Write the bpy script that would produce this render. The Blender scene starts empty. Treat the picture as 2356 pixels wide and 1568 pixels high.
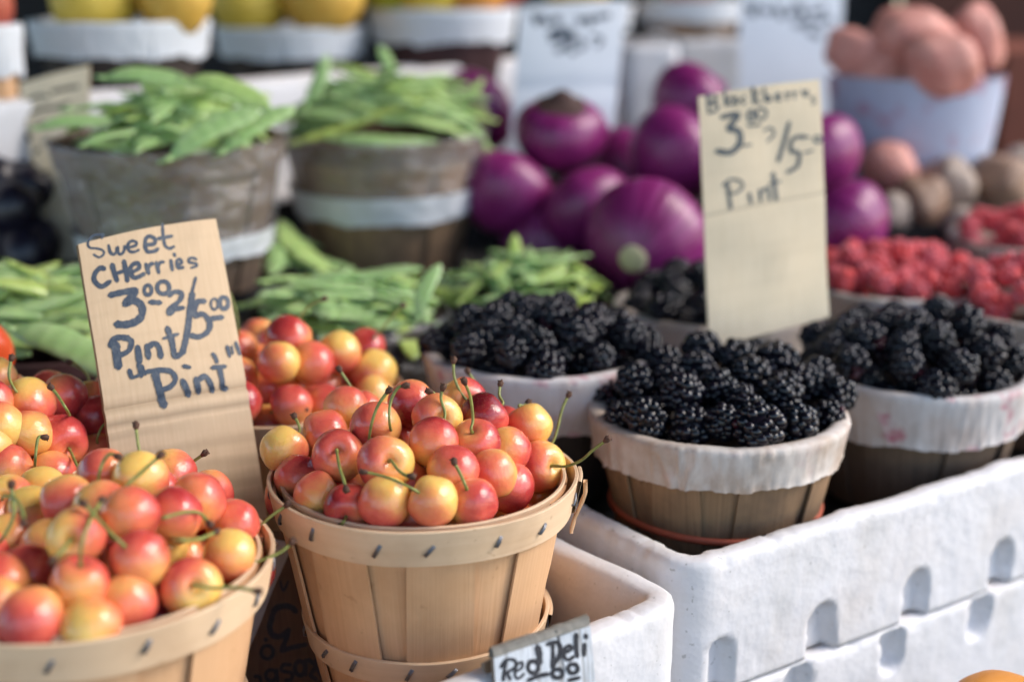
import bpy, bmesh, math, random
from mathutils import Vector, Matrix, noise, Quaternion
rnd = random.Random(7)
PI = math.pi
sc = bpy.context.scene
COL = sc.collection

# ------------------------------------------------------------------ camera
CAMZ = 0.50
PITCH = math.radians(15.0)
FPX = 3272.0                      # focal length in reference pixels (2356 wide)
CP, SP = math.cos(PITCH), math.sin(PITCH)
FWD = Vector((0, CP, -SP)); UPV = Vector((0, SP, CP)); RGT = Vector((1, 0, 0))
CAM = Vector((0, 0, CAMZ))
cd = bpy.data.cameras.new('camera'); cam = bpy.data.objects.new('camera', cd); COL.objects.link(cam)
cam.location = CAM; cam.rotation_euler = (PI/2 - PITCH, 0, 0)
cd.sensor_width = 36.0; cd.lens = 50.0; cd.clip_start = 0.02; cd.clip_end = 200.0
cd.dof.use_dof = True; cd.dof.focus_distance = 0.64; cd.dof.aperture_fstop = 3.6; cd.dof.aperture_blades = 0
sc.camera = cam

# ------------------------------------------------------------------ light
SUN_TO = Vector((0.82, 0.02, 0.68)).normalized()
SUN_EL = math.asin(SUN_TO.z); SUN_AZ = math.atan2(SUN_TO.x, SUN_TO.y)
w = bpy.data.worlds.new('World'); sc.world = w; w.use_nodes = True
wn = w.node_tree; bg = wn.nodes['Background']
sky = wn.nodes.new('ShaderNodeTexSky'); sky.sky_type = 'NISHITA'; sky.sun_disc = False
sky.sun_elevation = SUN_EL; sky.sun_rotation = SUN_AZ
wn.links.new(sky.outputs[0], bg.inputs[0]); bg.inputs[1].default_value = 0.15
sl = bpy.data.lights.new('sun', 'SUN'); sl.energy = 1.1; sl.angle = math.radians(24); sl.color = (1.0, 0.89, 0.76)
so = bpy.data.objects.new('sun', sl); COL.objects.link(so)
so.rotation_euler = (-SUN_TO).to_track_quat('-Z', 'Y').to_euler()
sc.view_settings.view_transform = 'Standard'; sc.view_settings.look = 'None'
sc.view_settings.gamma = 1.0; sc.view_settings.use_curve_mapping = False
sc.view_settings.exposure = 1.36
sc.render.engine = 'CYCLES'
sc.cycles.use_denoising = True
sc.cycles.max_bounces = 10; sc.cycles.transparent_max_bounces = 12; sc.cycles.caustics_reflective = False; sc.cycles.caustics_refractive = False

# ------------------------------------------------------------------ helpers
def ray(px, py):
    return FWD + RGT*((px-1178)/FPX) - UPV*((py-784)/FPX)
def at(px, py, D):                 # a reference pixel at depth D (metres along the view axis)
    return CAM + ray(px, py)*D
def pix(p):
    q = p - CAM; d = q.dot(FWD)
    return (1178 + FPX*q.dot(RGT)/d, 784 - FPX*q.dot(UPV)/d, d)

def link(name, me, mat=None, parent=None):
    o = bpy.data.objects.new(name, me); COL.objects.link(o)
    if mat is not None:
        for m in (mat if isinstance(mat, (list, tuple)) else [mat]): me.materials.append(m)
    if parent is not None: o.parent = parent
    return o
def tag(o, label, cat, group=None, kind=None):
    if label: o['label'] = label
    if cat: o['category'] = cat
    if group: o['group'] = group
    if kind: o['kind'] = kind
    return o
def empty(name, loc, rot=(0,0,0)):
    o = bpy.data.objects.new(name, None); COL.objects.link(o); o.location = loc; o.rotation_euler = rot
    o.empty_display_size = 0.01
    return o

class MB:
    def __init__(s): s.v=[]; s.f=[]; s.uv=[]; s.mi=[]
    def grid(s, pts, nu, nv, cu=False, cv=False, uvf=None, mi=0, flip=False):
        """pts[j*nu+i]; faces over the grid"""
        b = len(s.v); s.v.extend(pts)
        iu = nu if cu else nu-1; jv = nv if cv else nv-1
        for j in range(jv):
            for i in range(iu):
                i2=(i+1)%nu; j2=(j+1)%nv
                q=[b+j*nu+i, b+j*nu+i2, b+j2*nu+i2, b+j2*nu+i]
                uu=[(i,j),(i+1,j),(i+1,j+1),(i,j+1)]
                if flip: q.reverse(); uu.reverse()
                s.f.append(q); s.mi.append(mi)
                s.uv.append([uvf(a/max(1,iu),c/max(1,jv)) if uvf else (a/max(1,iu),c/max(1,jv)) for a,c in uu])
    def fan(s, idx, mi=0, uv=(0,0)):
        s.f.append(list(idx)); s.mi.append(mi); s.uv.append([uv]*len(idx))
    def tube(s, path, rads, n=6, mi=0, caps=True):
        b=len(s.v); prev=None
        for k,p in enumerate(path):
            t=(path[min(k+1,len(path)-1)]-path[max(k-1,0)]).normalized()
            if prev is None:
                a=Vector((0,0,1)) if abs(t.z)<0.9 else Vector((1,0,0))
                nx=t.cross(a).normalized()
            else:
                nx=(prev-t*prev.dot(t)).normalized()
            prev=nx; ny=t.cross(nx)
            for i in range(n):
                an=2*PI*i/n; s.v.append(p+(nx*math.cos(an)+ny*math.sin(an))*rads[k])
        for k in range(len(path)-1):
            for i in range(n):
                i2=(i+1)%n
                s.f.append([b+k*n+i,b+k*n+i2,b+(k+1)*n+i2,b+(k+1)*n+i]); s.mi.append(mi)
                s.uv.append([(i/n,k),(i/n+1/n,k),(i/n+1/n,k+1),(i/n,k+1)])
        if caps:
            s.fan([b+i for i in range(n)][::-1],mi); e=b+(len(path)-1)*n; s.fan([e+i for i in range(n)],mi)
    def box(s, c, sx, sy, sz, mi=0):
        b=len(s.v)
        for dz in (-1,1):
            for dx,dy in ((-1,-1),(1,-1),(1,1),(-1,1)):
                s.v.append(Vector((c[0]+dx*sx/2,c[1]+dy*sy/2,c[2]+dz*sz/2)))
        for q in ([3,2,1,0],[4,5,6,7],[0,1,5,4],[1,2,6,5],[2,3,7,6],[3,0,4,7]):
            s.f.append([b+i for i in q]); s.mi.append(mi); s.uv.append([(0,0),(1,0),(1,1),(0,1)])
    def mesh(s, name, smooth=True):
        me=bpy.data.meshes.new(name); me.from_pydata([tuple(p) for p in s.v],[],s.f)
        ul=me.uv_layers.new(name='UVMap'); k=0
        flat=[c for fu in s.uv for u in fu for c in u]
        ul.data.foreach_set('uv',flat)
        me.polygons.foreach_set('material_index',s.mi)
        me.polygons.foreach_set('use_smooth',[smooth]*len(s.f))
        me.update(); return me
    def build(s, name, mat, parent=None, smooth=True):
        return link(name, s.mesh(name, smooth), mat, parent)

def sharp(o, deg=35):
    me=o.data
    try: me.set_sharp_from_angle(angle=math.radians(deg))
    except Exception: pass
    return o
def nz(p, s, seed=0):
    return noise.noise(Vector((p[0]*s+seed*7.13, p[1]*s-seed*3.7, p[2]*s+seed*1.9)))
def catmull(pts, n=6):
    P=[Vector(p) for p in pts]
    if len(P)<3:
        return [P[0].lerp(P[-1],i/(n)) for i in range(n+1)]
    out=[]
    for i in range(len(P)-1):
        p0=P[max(i-1,0)];p1=P[i];p2=P[i+1];p3=P[min(i+2,len(P)-1)]
        for k in range(n):
            t=k/n
            out.append(0.5*((2*p1)+(p2-p0)*t+(2*p0-5*p1+4*p2-p3)*t*t+(3*p1-p0-3*p2+p3)*t*t*t))
    out.append(P[-1]); return out

# ------------------------------------------------------------------ materials
class NT:
    def __init__(s, name):
        s.m=bpy.data.materials.new(name); s.m.use_nodes=True; s.t=s.m.node_tree
        s.p=s.t.nodes['Principled BSDF']; s.out=s.t.nodes['Material Output']
    def n(s, typ, **kw):
        x=s.t.nodes.new(typ)
        for k,v in kw.items(): setattr(x,k,v)
        return x
    def l(s,a,b): s.t.links.new(a,b)
    def val(s, sock, v):
        if hasattr(v,'node'): s.l(v,sock)
        else: sock.default_value=v
    def math(s, op, a, b=0.0, clamp=False):
        x=s.n('ShaderNodeMath',operation=op); x.use_clamp=clamp; s.val(x.inputs[0],a); s.val(x.inputs[1],b); return x.outputs[0]
    def noise(s, vec, scale, detail=3, rough=0.55, dist=0.0):
        x=s.n('ShaderNodeTexNoise'); s.l(vec,x.inputs['Vector']); x.inputs['Scale'].default_value=scale
        x.inputs['Detail'].default_value=detail; x.inputs['Roughness'].default_value=rough; x.inputs['Distortion'].default_value=dist
        return x.outputs['Fac']
    def mapping(s, vec, scale=(1,1,1), loc=(0,0,0)):
        x=s.n('ShaderNodeMapping'); s.l(vec,x.inputs[0]); x.inputs['Scale'].default_value=scale; x.inputs['Location'].default_value=loc; return x.outputs[0]
    def ramp(s, fac, stops, interp='LINEAR'):
        x=s.n('ShaderNodeValToRGB'); s.val(x.inputs[0],fac); cr=x.color_ramp; cr.interpolation=interp
        while len(cr.elements)<len(stops): cr.elements.new(0.5)
        for e,(p,c) in zip(cr.elements,stops):
            e.position=p; e.color=(c[0],c[1],c[2],1) if hasattr(c,'__len__') else (c,c,c,1)
        return x.outputs[0]
    def mix(s, fac, a, b, blend='MIX'):
        x=s.n('ShaderNodeMix',data_type='RGBA',blend_type=blend); s.val(x.inputs['Factor'],fac)
        for k,v in (('A',a),('B',b)):
            k=[i for i in x.inputs if i.name==k and i.type=='RGBA'][0]
            if hasattr(v,'node'): s.l(v,k)
            else: k.default_value=(v[0],v[1],v[2],1)
        return [o for o in x.outputs if o.type=='RGBA'][0]
    def bump(s, h, strength=0.3, dist=0.001):
        x=s.n('ShaderNodeBump'); s.l(h,x.inputs['Height']); x.inputs['Strength'].default_value=strength; x.inputs['Distance'].default_value=dist
        s.l(x.outputs[0],s.p.inputs['Normal'])
    def co(s, k='Object'):
        return s.n('ShaderNodeTexCoord').outputs[k]
    def base(s, c): s.val(s.p.inputs['Base Color'], c if hasattr(c,'node') else (c[0],c[1],c[2],1))
    def rough(s, v): s.val(s.p.inputs['Roughness'], v)
    def sss(s, w, rad, scale):
        s.p.inputs['Subsurface Weight'].default_value=w; s.p.inputs['Subsurface Radius'].default_value=rad; s.p.inputs['Subsurface Scale'].default_value=scale

def m_wood(name, light, dark, stain, stainamt=0.3, grain=1.0, rough=0.65):
    """staves and hoops: uv x = stave number + fraction, uv y = metres*10"""
    t=NT(name); uv=t.co('UV')
    sep=t.n('ShaderNodeSeparateXYZ'); t.l(uv,sep.inputs[0])
    fl=t.math('FLOOR',sep.outputs[0])
    wn_=t.n('ShaderNodeTexWhiteNoise',noise_dimensions='1D'); t.l(fl,wn_.inputs['W'])
    g=t.noise(t.mapping(uv,(26*grain,1.2,1)),1.0,5,0.6,0.4)
    g2=t.noise(t.mapping(uv,(90*grain,2.0,1)),1.0,3,0.6)
    big=t.noise(t.co('Object'),22,4,0.6)
    spots=t.noise(t.co('Object'),170,2,0.5)
    c=t.mix(t.ramp(g,[(0.25,0.0),(0.75,1.0)]),dark,light)
    c=t.mix(t.math('MULTIPLY',wn_.outputs['Value'],0.45),c,dark)
    c=t.mix(t.math('MULTIPLY',t.ramp(big,[(0.45,0.0),(0.72,1.0)]),stainamt),c,stain)
    c=t.mix(t.math('MULTIPLY',t.ramp(spots,[(0.68,0.0),(0.74,1.0)]),0.35),c,stain)
    t.base(c); t.rough(rough)
    t.bump(t.math('ADD',g,t.math('MULTIPLY',g2,0.6)),0.35,0.0006)
    return t.m
def m_plain(name, col, rough=0.6, var=0.25, scale=40, bumpd=0.0, spec=0.5, metal=0.0):
    t=NT(name); n=t.noise(t.co(),scale,4)
    t.base(t.mix(t.math('MULTIPLY',t.ramp(n,[(0.3,0),(0.7,1)]),var),col,tuple(c*0.35 for c in col)))
    t.rough(rough); t.p.inputs['Specular IOR Level'].default_value=spec; t.p.inputs['Metallic'].default_value=metal
    if bumpd: t.bump(n,0.5,bumpd)
    return t.m
M={}
M['stave']=m_wood('pale_stave_wood',(0.72,0.455,0.26),(0.61,0.36,0.19),(0.36,0.18,0.07),0.35,1.0,0.6)
M['hoop']=m_wood('pale_hoop_wood',(0.78,0.585,0.395),(0.68,0.48,0.30),(0.34,0.19,0.10),0.42,0.45,0.6)
M['stave_grey']=m_wood('weathered_stave_wood',(0.36,0.225,0.125),(0.21,0.125,0.066),(0.075,0.05,0.034),0.7,0.8,0.75)
M['stave_dark']=m_wood('dark_stave_wood',(0.06,0.04,0.03),(0.03,0.02,0.016),(0.01,0.01,0.01),0.5,0.8,0.75)
M['stave_maroon']=m_wood('maroon_stave_wood',(0.085,0.03,0.03),(0.04,0.014,0.016),(0.015,0.008,0.01),0.5,0.8,0.7)
M['stave_film']=m_wood('deep_brown_stave_wood',(0.19,0.125,0.082),(0.11,0.07,0.046),(0.03,0.022,0.018),0.5,0.8,0.7)  # dark brown slats, the wood's own tone
M['stave_brown']=m_wood('brown_stave_wood',(0.33,0.20,0.115),(0.2,0.115,0.06),(0.08,0.05,0.03),0.6,0.8,0.7)

def m_paper(name, col=(0.74,0.72,0.70), stain=(0.45,0.30,0.20), amt=0.55, pink=0.0):
    t=NT(name); o=t.co(); n=t.noise(o,30,5,0.6); n2=t.noise(t.mapping(o,(1,1,0.35)),120,4,0.6)
    c=t.mix(t.math('MULTIPLY',t.ramp(n,[(0.42,0),(0.70,1)]),amt),col,stain)
    c=t.mix(t.math('MULTIPLY',t.ramp(n2,[(0.5,0),(0.75,1)]),amt*0.6),c,(stain[0]*0.8,stain[1]*0.75,stain[2]*0.75))
    if pink:
        n3=t.noise(t.mapping(o,(1,1,1),(3.1,1.7,0.4)),38,3,0.5)
        c=t.mix(t.math('MULTIPLY',t.ramp(n3,[(0.56,0),(0.66,1)]),pink),c,(0.42,0.06,0.13))
    t.base(c); t.rough(0.75); t.bump(n2,0.4,0.0008)
    t.p.inputs['Subsurface Weight'].default_value=0.0
    return t.m
M['paper']=m_paper('stained_white_paper',(0.58,0.53,0.49),(0.36,0.25,0.17),0.85,0.12)
M['paper_pink']=m_paper('juice_stained_paper',(0.56,0.53,0.525),(0.40,0.29,0.23),0.6,0.85)
M['paper_clean']=m_paper('clean_white_paper',(0.64,0.67,0.72),(0.6,0.6,0.62),0.25)
M['paper_tub']=m_paper('pale_blue_tub_paper',(0.42,0.48,0.62),(0.42,0.40,0.50),0.35,0.5)

def m_foam(name, col=(0.665,0.66,0.685), stain=(0.52,0.38,0.25), amt=0.6):
    t=NT(name); o=t.co()
    v=t.n('ShaderNodeTexVoronoi',feature='F1'); t.l(o,v.inputs['Vector']); v.inputs['Scale'].default_value=330
    n=t.noise(o,14,5,0.6); n2=t.noise(o,95,4,0.65); n3=t.noise(o,300,2,0.5)
    c=t.mix(t.math('MULTIPLY',t.ramp(n,[(0.50,0),(0.75,1)]),amt*0.35),col,stain)
    c=t.mix(t.math('MULTIPLY',t.ramp(n2,[(0.60,0),(0.72,1)]),0.25),c,(0.42,0.44,0.46))
    c=t.mix(t.math('MULTIPLY',t.ramp(n3,[(0.68,0),(0.74,1)]),0.6),c,(0.26,0.26,0.25))
    n4=t.noise(t.mapping(o,(1,1,0.35)),26,4,0.7)
    c=t.mix(t.math('MULTIPLY',t.ramp(n4,[(0.48,0),(0.72,1)]),0.42),c,(0.47,0.46,0.44))
    at_=t.n('ShaderNodeAttribute',attribute_name='stain')
    c=t.mix(at_.outputs['Fac'],c,(0.62,0.47,0.33))
    t.base(c); t.rough(0.7)
    t.bump(t.math('ADD',t.math('MULTIPLY',v.outputs['Distance'],1.2),t.math('MULTIPLY',n2,0.7)),0.16,0.0008)
    t.sss(0.15,(1,1,1),0.004)
    return t.m
M['foam']=m_foam('white_foam')
def m_card(name, light, dark, amt=0.5, freq=150, bands=(), low=None):
    t=NT(name); uv=t.co('UV'); o=t.co()
    n=t.noise(t.mapping(uv,(60,4,1)),1.0,4,0.6); b=t.noise(uv,3.0,4,0.6); f=t.noise(t.mapping(uv,(0.8,13,1)),1.0,2,0.5)
    c=t.mix(t.ramp(n,[(0.3,0),(0.7,1)]),dark,light)
    c=t.mix(t.math('MULTIPLY',t.ramp(f,[(0.5,0),(0.72,1)]),amt*0.7),c,tuple(x*0.72 for x in dark))
    c=t.mix(t.math('MULTIPLY',t.ramp(b,[(0.5,0),(0.75,1)]),amt),c,tuple(x*0.7 for x in dark))
    sp=t.n('ShaderNodeSeparateXYZ'); t.l(uv,sp.inputs[0]); y_=t.math('ADD',sp.outputs[1],t.math('MULTIPLY',t.math('SUBTRACT',b,0.5),0.03))
    for (yc,hw) in bands:            # worn fold lines
        k=t.math('SUBTRACT',1.0,t.math('DIVIDE',t.math('ABSOLUTE',t.math('SUBTRACT',y_,yc)),hw),True)
        c=t.mix(t.math('MULTIPLY',k,0.75),c,tuple(x*0.66 for x in dark))
    if low:
        rg=t.math('MULTIPLY',t.math('GREATER_THAN',y_,low),t.ramp(t.math('ADD',t.math('MULTIPLY',t.math('SINE',t.math('MULTIPLY',y_,62.0)),0.35),f),[(0.4,0),(0.9,1)]))
        c=t.mix(t.math('MULTIPLY',rg,0.55),c,tuple(x*0.72 for x in dark))
    t.base(c); t.rough(0.8); t.bump(t.math('ADD',n,t.math('MULTIPLY',f,1.2)),0.12,0.0004)
    return t.m
M['card']=m_card('brown_cardboard',(0.61,0.455,0.30),(0.545,0.395,0.25),0.30,bands=((0.815,0.030),(0.885,0.026)),low=0.92)
M['card_edge']=m_plain('torn_cardboard_edge',(0.30,0.19,0.10),0.9,0.6,200)
M['card_cream']=m_card('cream_card',(0.77,0.645,0.465),(0.71,0.585,0.405),0.2,bands=((0.725,0.014),))
M['card_tan']=m_card('tan_card',(0.66,0.57,0.42),(0.58,0.49,0.35),0.25)
M['card_dark']=m_card('dark_brown_cardboard',(0.20,0.11,0.06),(0.13,0.07,0.04),0.3)
M['card_white']=m_card('white_card',(0.68,0.72,0.79),(0.64,0.68,0.75),0.05)
def m_ink(name, a, b):
    t=NT(name); o=t.co(); n=t.noise(t.mapping(o,(1.0,1.0,0.25)),900,3,0.6); n2=t.noise(o,120,3)
    t.base(t.mix(t.math('MULTIPLY',t.ramp(n,[(0.40,0),(0.78,1)]),t.ramp(n2,[(0.35,0.25),(0.65,1)])),a,b)); t.rough(0.55)
    return t.m
M['ink_blue']=m_ink('navy_marker_ink',(0.022,0.040,0.072),(0.12,0.135,0.15))
M['ink_grey']=m_ink('faded_grey_ink',(0.07,0.085,0.095),(0.24,0.24,0.22))
M['ink_black']=m_ink('black_marker_ink',(0.012,0.011,0.014),(0.05,0.045,0.05))
M['metal']=m_plain('staple_metal',(0.22,0.23,0.26),0.42,0.3,200,metal=0.9)
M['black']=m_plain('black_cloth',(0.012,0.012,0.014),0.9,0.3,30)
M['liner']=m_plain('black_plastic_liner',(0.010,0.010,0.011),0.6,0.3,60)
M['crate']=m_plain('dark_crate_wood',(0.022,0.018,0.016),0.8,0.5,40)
M['redwood']=m_wood('red_brown_board',(0.30,0.085,0.045),(0.20,0.05,0.028),(0.07,0.02,0.012),0.4,0.2,0.7)
M['darkwall']=m_plain('dark_brown_wall',(0.11,0.033,0.020),0.8,0.5,6)
M['rubber']=m_plain('orange_rubber',(0.50,0.115,0.06),0.55,0.3,60)

def m_cherry():
    t=NT('cherry_skin'); o=t.co(); oi=t.n('ShaderNodeObjectInfo')
    sep=t.n('ShaderNodeSeparateColor'); t.l(oi.outputs['Color'],sep.inputs[0])
    so_=t.n('ShaderNodeSeparateXYZ'); t.l(o,so_.inputs[0])
    off=t.n('ShaderNodeVectorMath',operation='ADD'); t.l(o,off.inputs[0])
    cmb=t.n('ShaderNodeCombineXYZ')
    for i in range(3): t.l(t.math('MULTIPLY',oi.outputs['Random'],(37.0,91.0,53.0)[i]),cmb.inputs[i])
    t.l(cmb.outputs[0],off.inputs[1]); ov=off.outputs[0]
    n=t.noise(ov,1.1,2,0.5); n2=t.noise(ov,26,2,0.5); n3=t.noise(t.mapping(ov,(1,1,0.4)),7,4,0.6)
    g=t.math('ADD',t.math('MULTIPLY',so_.outputs[0],0.85),t.math('MULTIPLY',t.math('SUBTRACT',n,0.5),0.9))
    tt=t.math('ADD',sep.outputs[0],t.math('MULTIPLY',g,t.math('MULTIPLY',sep.outputs[1],1.0)))
    tt=t.math('ADD',tt,t.math('MULTIPLY',t.math('SUBTRACT',n3,0.5),0.16),True)
    c=t.ramp(tt,[(0.0,(0.81,0.52,0.14)),(0.18,(0.80,0.41,0.125)),(0.38,(0.79,0.25,0.11)),(0.58,(0.69,0.125,0.088)),(0.78,(0.45,0.042,0.044)),(1.0,(0.13,0.008,0.014))])
    c=t.mix(t.math('MULTIPLY',t.ramp(n2,[(0.60,0),(0.72,1)]),0.16),c,(0.92,0.62,0.34))
    br=t.noise(ov,3.1,2,0.5)
    c=t.mix(t.math('MULTIPLY',t.ramp(br,[(0.70,0),(0.80,1)]),0.30),c,(0.30,0.16,0.04))
    t.base(c); t.rough(t.ramp(n3,[(0.3,0.09),(0.7,0.19)])); t.sss(0.42,(1.0,0.38,0.14),0.005)
    t.p.inputs['Coat Weight'].default_value=0.15; t.p.inputs['Coat Roughness'].default_value=0.08
    t.bump(n3,0.10,0.02)
    return t.m
M['cherry']=m_cherry()
M['stem']=m_plain('green_stem',(0.27,0.30,0.075),0.5,0.7,260)
M['stem_tip']=m_plain('brown_stem_tip',(0.10,0.045,0.025),0.8,0.6,500)
def m_berry(name, a, b, rough, spec=0.5, coat=0.0, sheen=0.0, red=None):
    t=NT(name); oi=t.n('ShaderNodeObjectInfo'); o=t.co(); n=t.noise(o,2.2,2)
    f=t.math('ADD',t.math('MULTIPLY',n,0.8),t.math('MULTIPLY',oi.outputs['Random'],0.35))
    uvs=t.n('ShaderNodeSeparateXYZ'); t.l(t.co('UV'),uvs.inputs[0])
    f2=t.math('ADD',t.math('MULTIPLY',f,0.6),t.math('MULTIPLY',uvs.outputs[0],0.45))
    c=t.mix(t.ramp(f2,[(0.42,0),(0.72,1)]),a,b)
    if red: c=t.mix(t.math('MULTIPLY',t.math('GREATER_THAN',uvs.outputs[0],0.965),t.ramp(oi.outputs['Random'],[(0.2,0),(0.9,1)])),c,red)
    t.base(c); t.rough(t.math('ADD',t.math('MULTIPLY',uvs.outputs[1],0.16),rough))
    t.p.inputs['Specular IOR Level'].default_value=spec
    t.p.inputs['Coat Weight'].default_value=coat; t.p.inputs['Coat Roughness'].default_value=0.15
    t.p.inputs['Sheen Weight'].default_value=sheen
    return t.m
M['blackberry']=m_berry('blackberry_skin',(0.0035,0.0052,0.0095),(0.008,0.006,0.011),0.08,0.42,0.0,0.0,(0.05,0.006,0.014))
M['raspberry']=m_berry('raspberry_skin',(0.60,0.10,0.13),(0.74,0.055,0.05),0.5,0.4,0,0.4)
def m_pod(name, a, b, c2):
    t=NT(name); oi=t.n('ShaderNodeObjectInfo'); o=t.co(); n=t.noise(o,55,3)
    c=t.mix(t.ramp(n,[(0.3,0),(0.7,1)]),a,b)
    c=t.mix(t.ramp(oi.outputs['Random'],[(0.55,0),(1.0,0.75)]),c,c2)
    t.base(c); t.rough(0.30); t.sss(0.2,(0.4,1,0.2),0.004); t.bump(n,0.2,0.001)
    return t.m
M['pea']=m_pod('snow_pea_green',(0.25,0.42,0.15),(0.41,0.56,0.26),(0.42,0.52,0.10))
M['bean']=m_pod('flat_bean_green',(0.25,0.39,0.14),(0.40,0.53,0.24),(0.41,0.48,0.09))
def m_onion():
    t=NT('red_onion_skin'); o=t.co(); s_=t.n('ShaderNodeSeparateXYZ'); t.l(o,s_.inputs[0])
    an=t.math('ARCTAN2',s_.outputs[1],s_.outputs[0]); cm=t.n('ShaderNodeCombineXYZ'); t.l(an,cm.inputs[0]); t.l(t.math('MULTIPLY',s_.outputs[2],0.3),cm.inputs[1])
    oi=t.n('ShaderNodeObjectInfo'); t.l(t.math('MULTIPLY',oi.outputs['Random'],30),cm.inputs[2])
    n=t.noise(t.mapping(cm.outputs[0],(7,1,1)),1.0,4,0.6,0.3)
    c=t.ramp(n,[(0.25,(0.115,0.008,0.068)),(0.55,(0.225,0.019,0.135)),(0.8,(0.32,0.07,0.245))])
    t.base(c); t.rough(0.33); t.bump(n,0.12,0.06)
    return t.m
M['onion']=m_onion()
M['onion_neck']=m_plain('dry_onion_neck',(0.075,0.035,0.03),0.8,0.7,60)
M['onion_root']=m_plain('pale_onion_root',(0.64,0.56,0.34),0.8,0.4,60)
def m_potato(name, a, b):
    t=NT(name); o=t.co(); n=t.noise(o,2.0,4,0.6); n2=t.noise(o,12,3)
    c=t.mix(t.ramp(n,[(0.3,0),(0.7,1)]),a,b); c=t.mix(t.math('MULTIPLY',t.ramp(n2,[(0.62,0),(0.72,1)]),0.4),c,tuple(x*0.5 for x in a))
    t.base(c); t.rough(0.5); t.bump(n2,0.2,0.03); return t.m
M['potato_pink']=m_potato('pink_potato_skin',(0.55,0.205,0.165),(0.65,0.31,0.25))
M['potato_brown']=m_potato('brown_potato_skin',(0.21,0.115,0.07),(0.33,0.20,0.13))
M['potato_grey']=m_potato('grey_potato_skin',(0.29,0.21,0.165),(0.40,0.32,0.26))
M['apple_yellow']=m_potato('yellow_apple_skin',(0.62,0.43,0.05),(0.70,0.52,0.09))
M['apple_gold']=m_potato('golden_apple_skin',(0.62,0.34,0.05),(0.66,0.42,0.08))
M['apple_orange']=m_potato('orange_fruit_skin',(0.66,0.25,0.05),(0.70,0.33,0.08))
M['apple_green']=m_potato('green_yellow_skin',(0.36,0.38,0.03),(0.5,0.45,0.05))
M['apple_red']=m_potato('red_fruit_skin',(0.36,0.05,0.04),(0.5,0.12,0.06))
M['orange']=m_plain('orange_peel',(0.80,0.30,0.03),0.4,0.1,300,0.0006)
M['tomato']=m_plain('tomato_skin',(0.64,0.085,0.025),0.2,0.15,20)
M['plum']=m_plain('dark_plum_skin',(0.012,0.010,0.022),0.35,0.3,40)
def m_film():
    t=NT('clear_plastic_film'); o=t.co(); 
    n=t.noise(t.mapping(o,(1,1,1.9),(.3,.1,.7)),46,4,0.62,2.2); n2=t.noise(o,26,3,0.5,1.5)
    t.base((0.86,0.89,0.94)); t.rough(0.16)
    a=t.math('ADD',t.math('MULTIPLY',t.ramp(n,[(0.55,0),(0.78,1)]),0.34),0.05)
    t.val(t.p.inputs['Alpha'],a); t.bump(t.math('ADD',n,n2),0.8,0.004)
    gl=t.n('ShaderNodeBsdfGlossy'); gl.inputs['Roughness'].default_value=0.14; gl.inputs['Color'].default_value=(0.95,0.97,1,1)
    bn=[x for x in t.t.nodes if x.type=='BUMP'][0]; t.l(bn.outputs[0],gl.inputs['Normal'])
    mx=t.n('ShaderNodeMixShader'); mx.inputs[0].default_value=0.12; t.l(t.p.outputs[0],mx.inputs[1]); t.l(gl.outputs[0],mx.inputs[2]); t.l(mx.outputs[0],t.out.inputs['Surface'])
    return t.m
M['film']=m_film()
M['band_film']=m_plain('bunched_plastic_film',(0.66,0.68,0.72),0.25,0.25,60,0.003)
def m_paintwood():
    t=NT('flaking_white_paint'); uv=t.co('UV'); n=t.noise(t.mapping(uv,(30,1.6,1)),1.0,5,0.7,0.3); b=t.noise(uv,5,4)
    c=t.mix(t.math('MULTIPLY',t.ramp(n,[(0.52,0),(0.60,1)]),0.65),(0.62,0.65,0.69),(0.25,0.23,0.20))
    c=t.mix(t.math('MULTIPLY',t.ramp(b,[(0.55,0),(0.75,1)]),0.35),c,(0.40,0.38,0.36))
    t.base(c); t.rough(0.75); t.bump(n,0.6,0.0012); return t.m
M['paintwood']=m_paintwood()
M['endgrain']=m_plain('grey_weathered_wood',(0.33,0.31,0.27),0.9,0.6,260,0.0012)
# ------------------------------------------------------------------ builders
def build_at(mb, name, mat, origin, smooth=True):
    o0=Vector(origin); mb.v=[Vector(p)-o0 for p in mb.v]
    o=mb.build(name,mat,None,smooth); o.location=o0; return o

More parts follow.
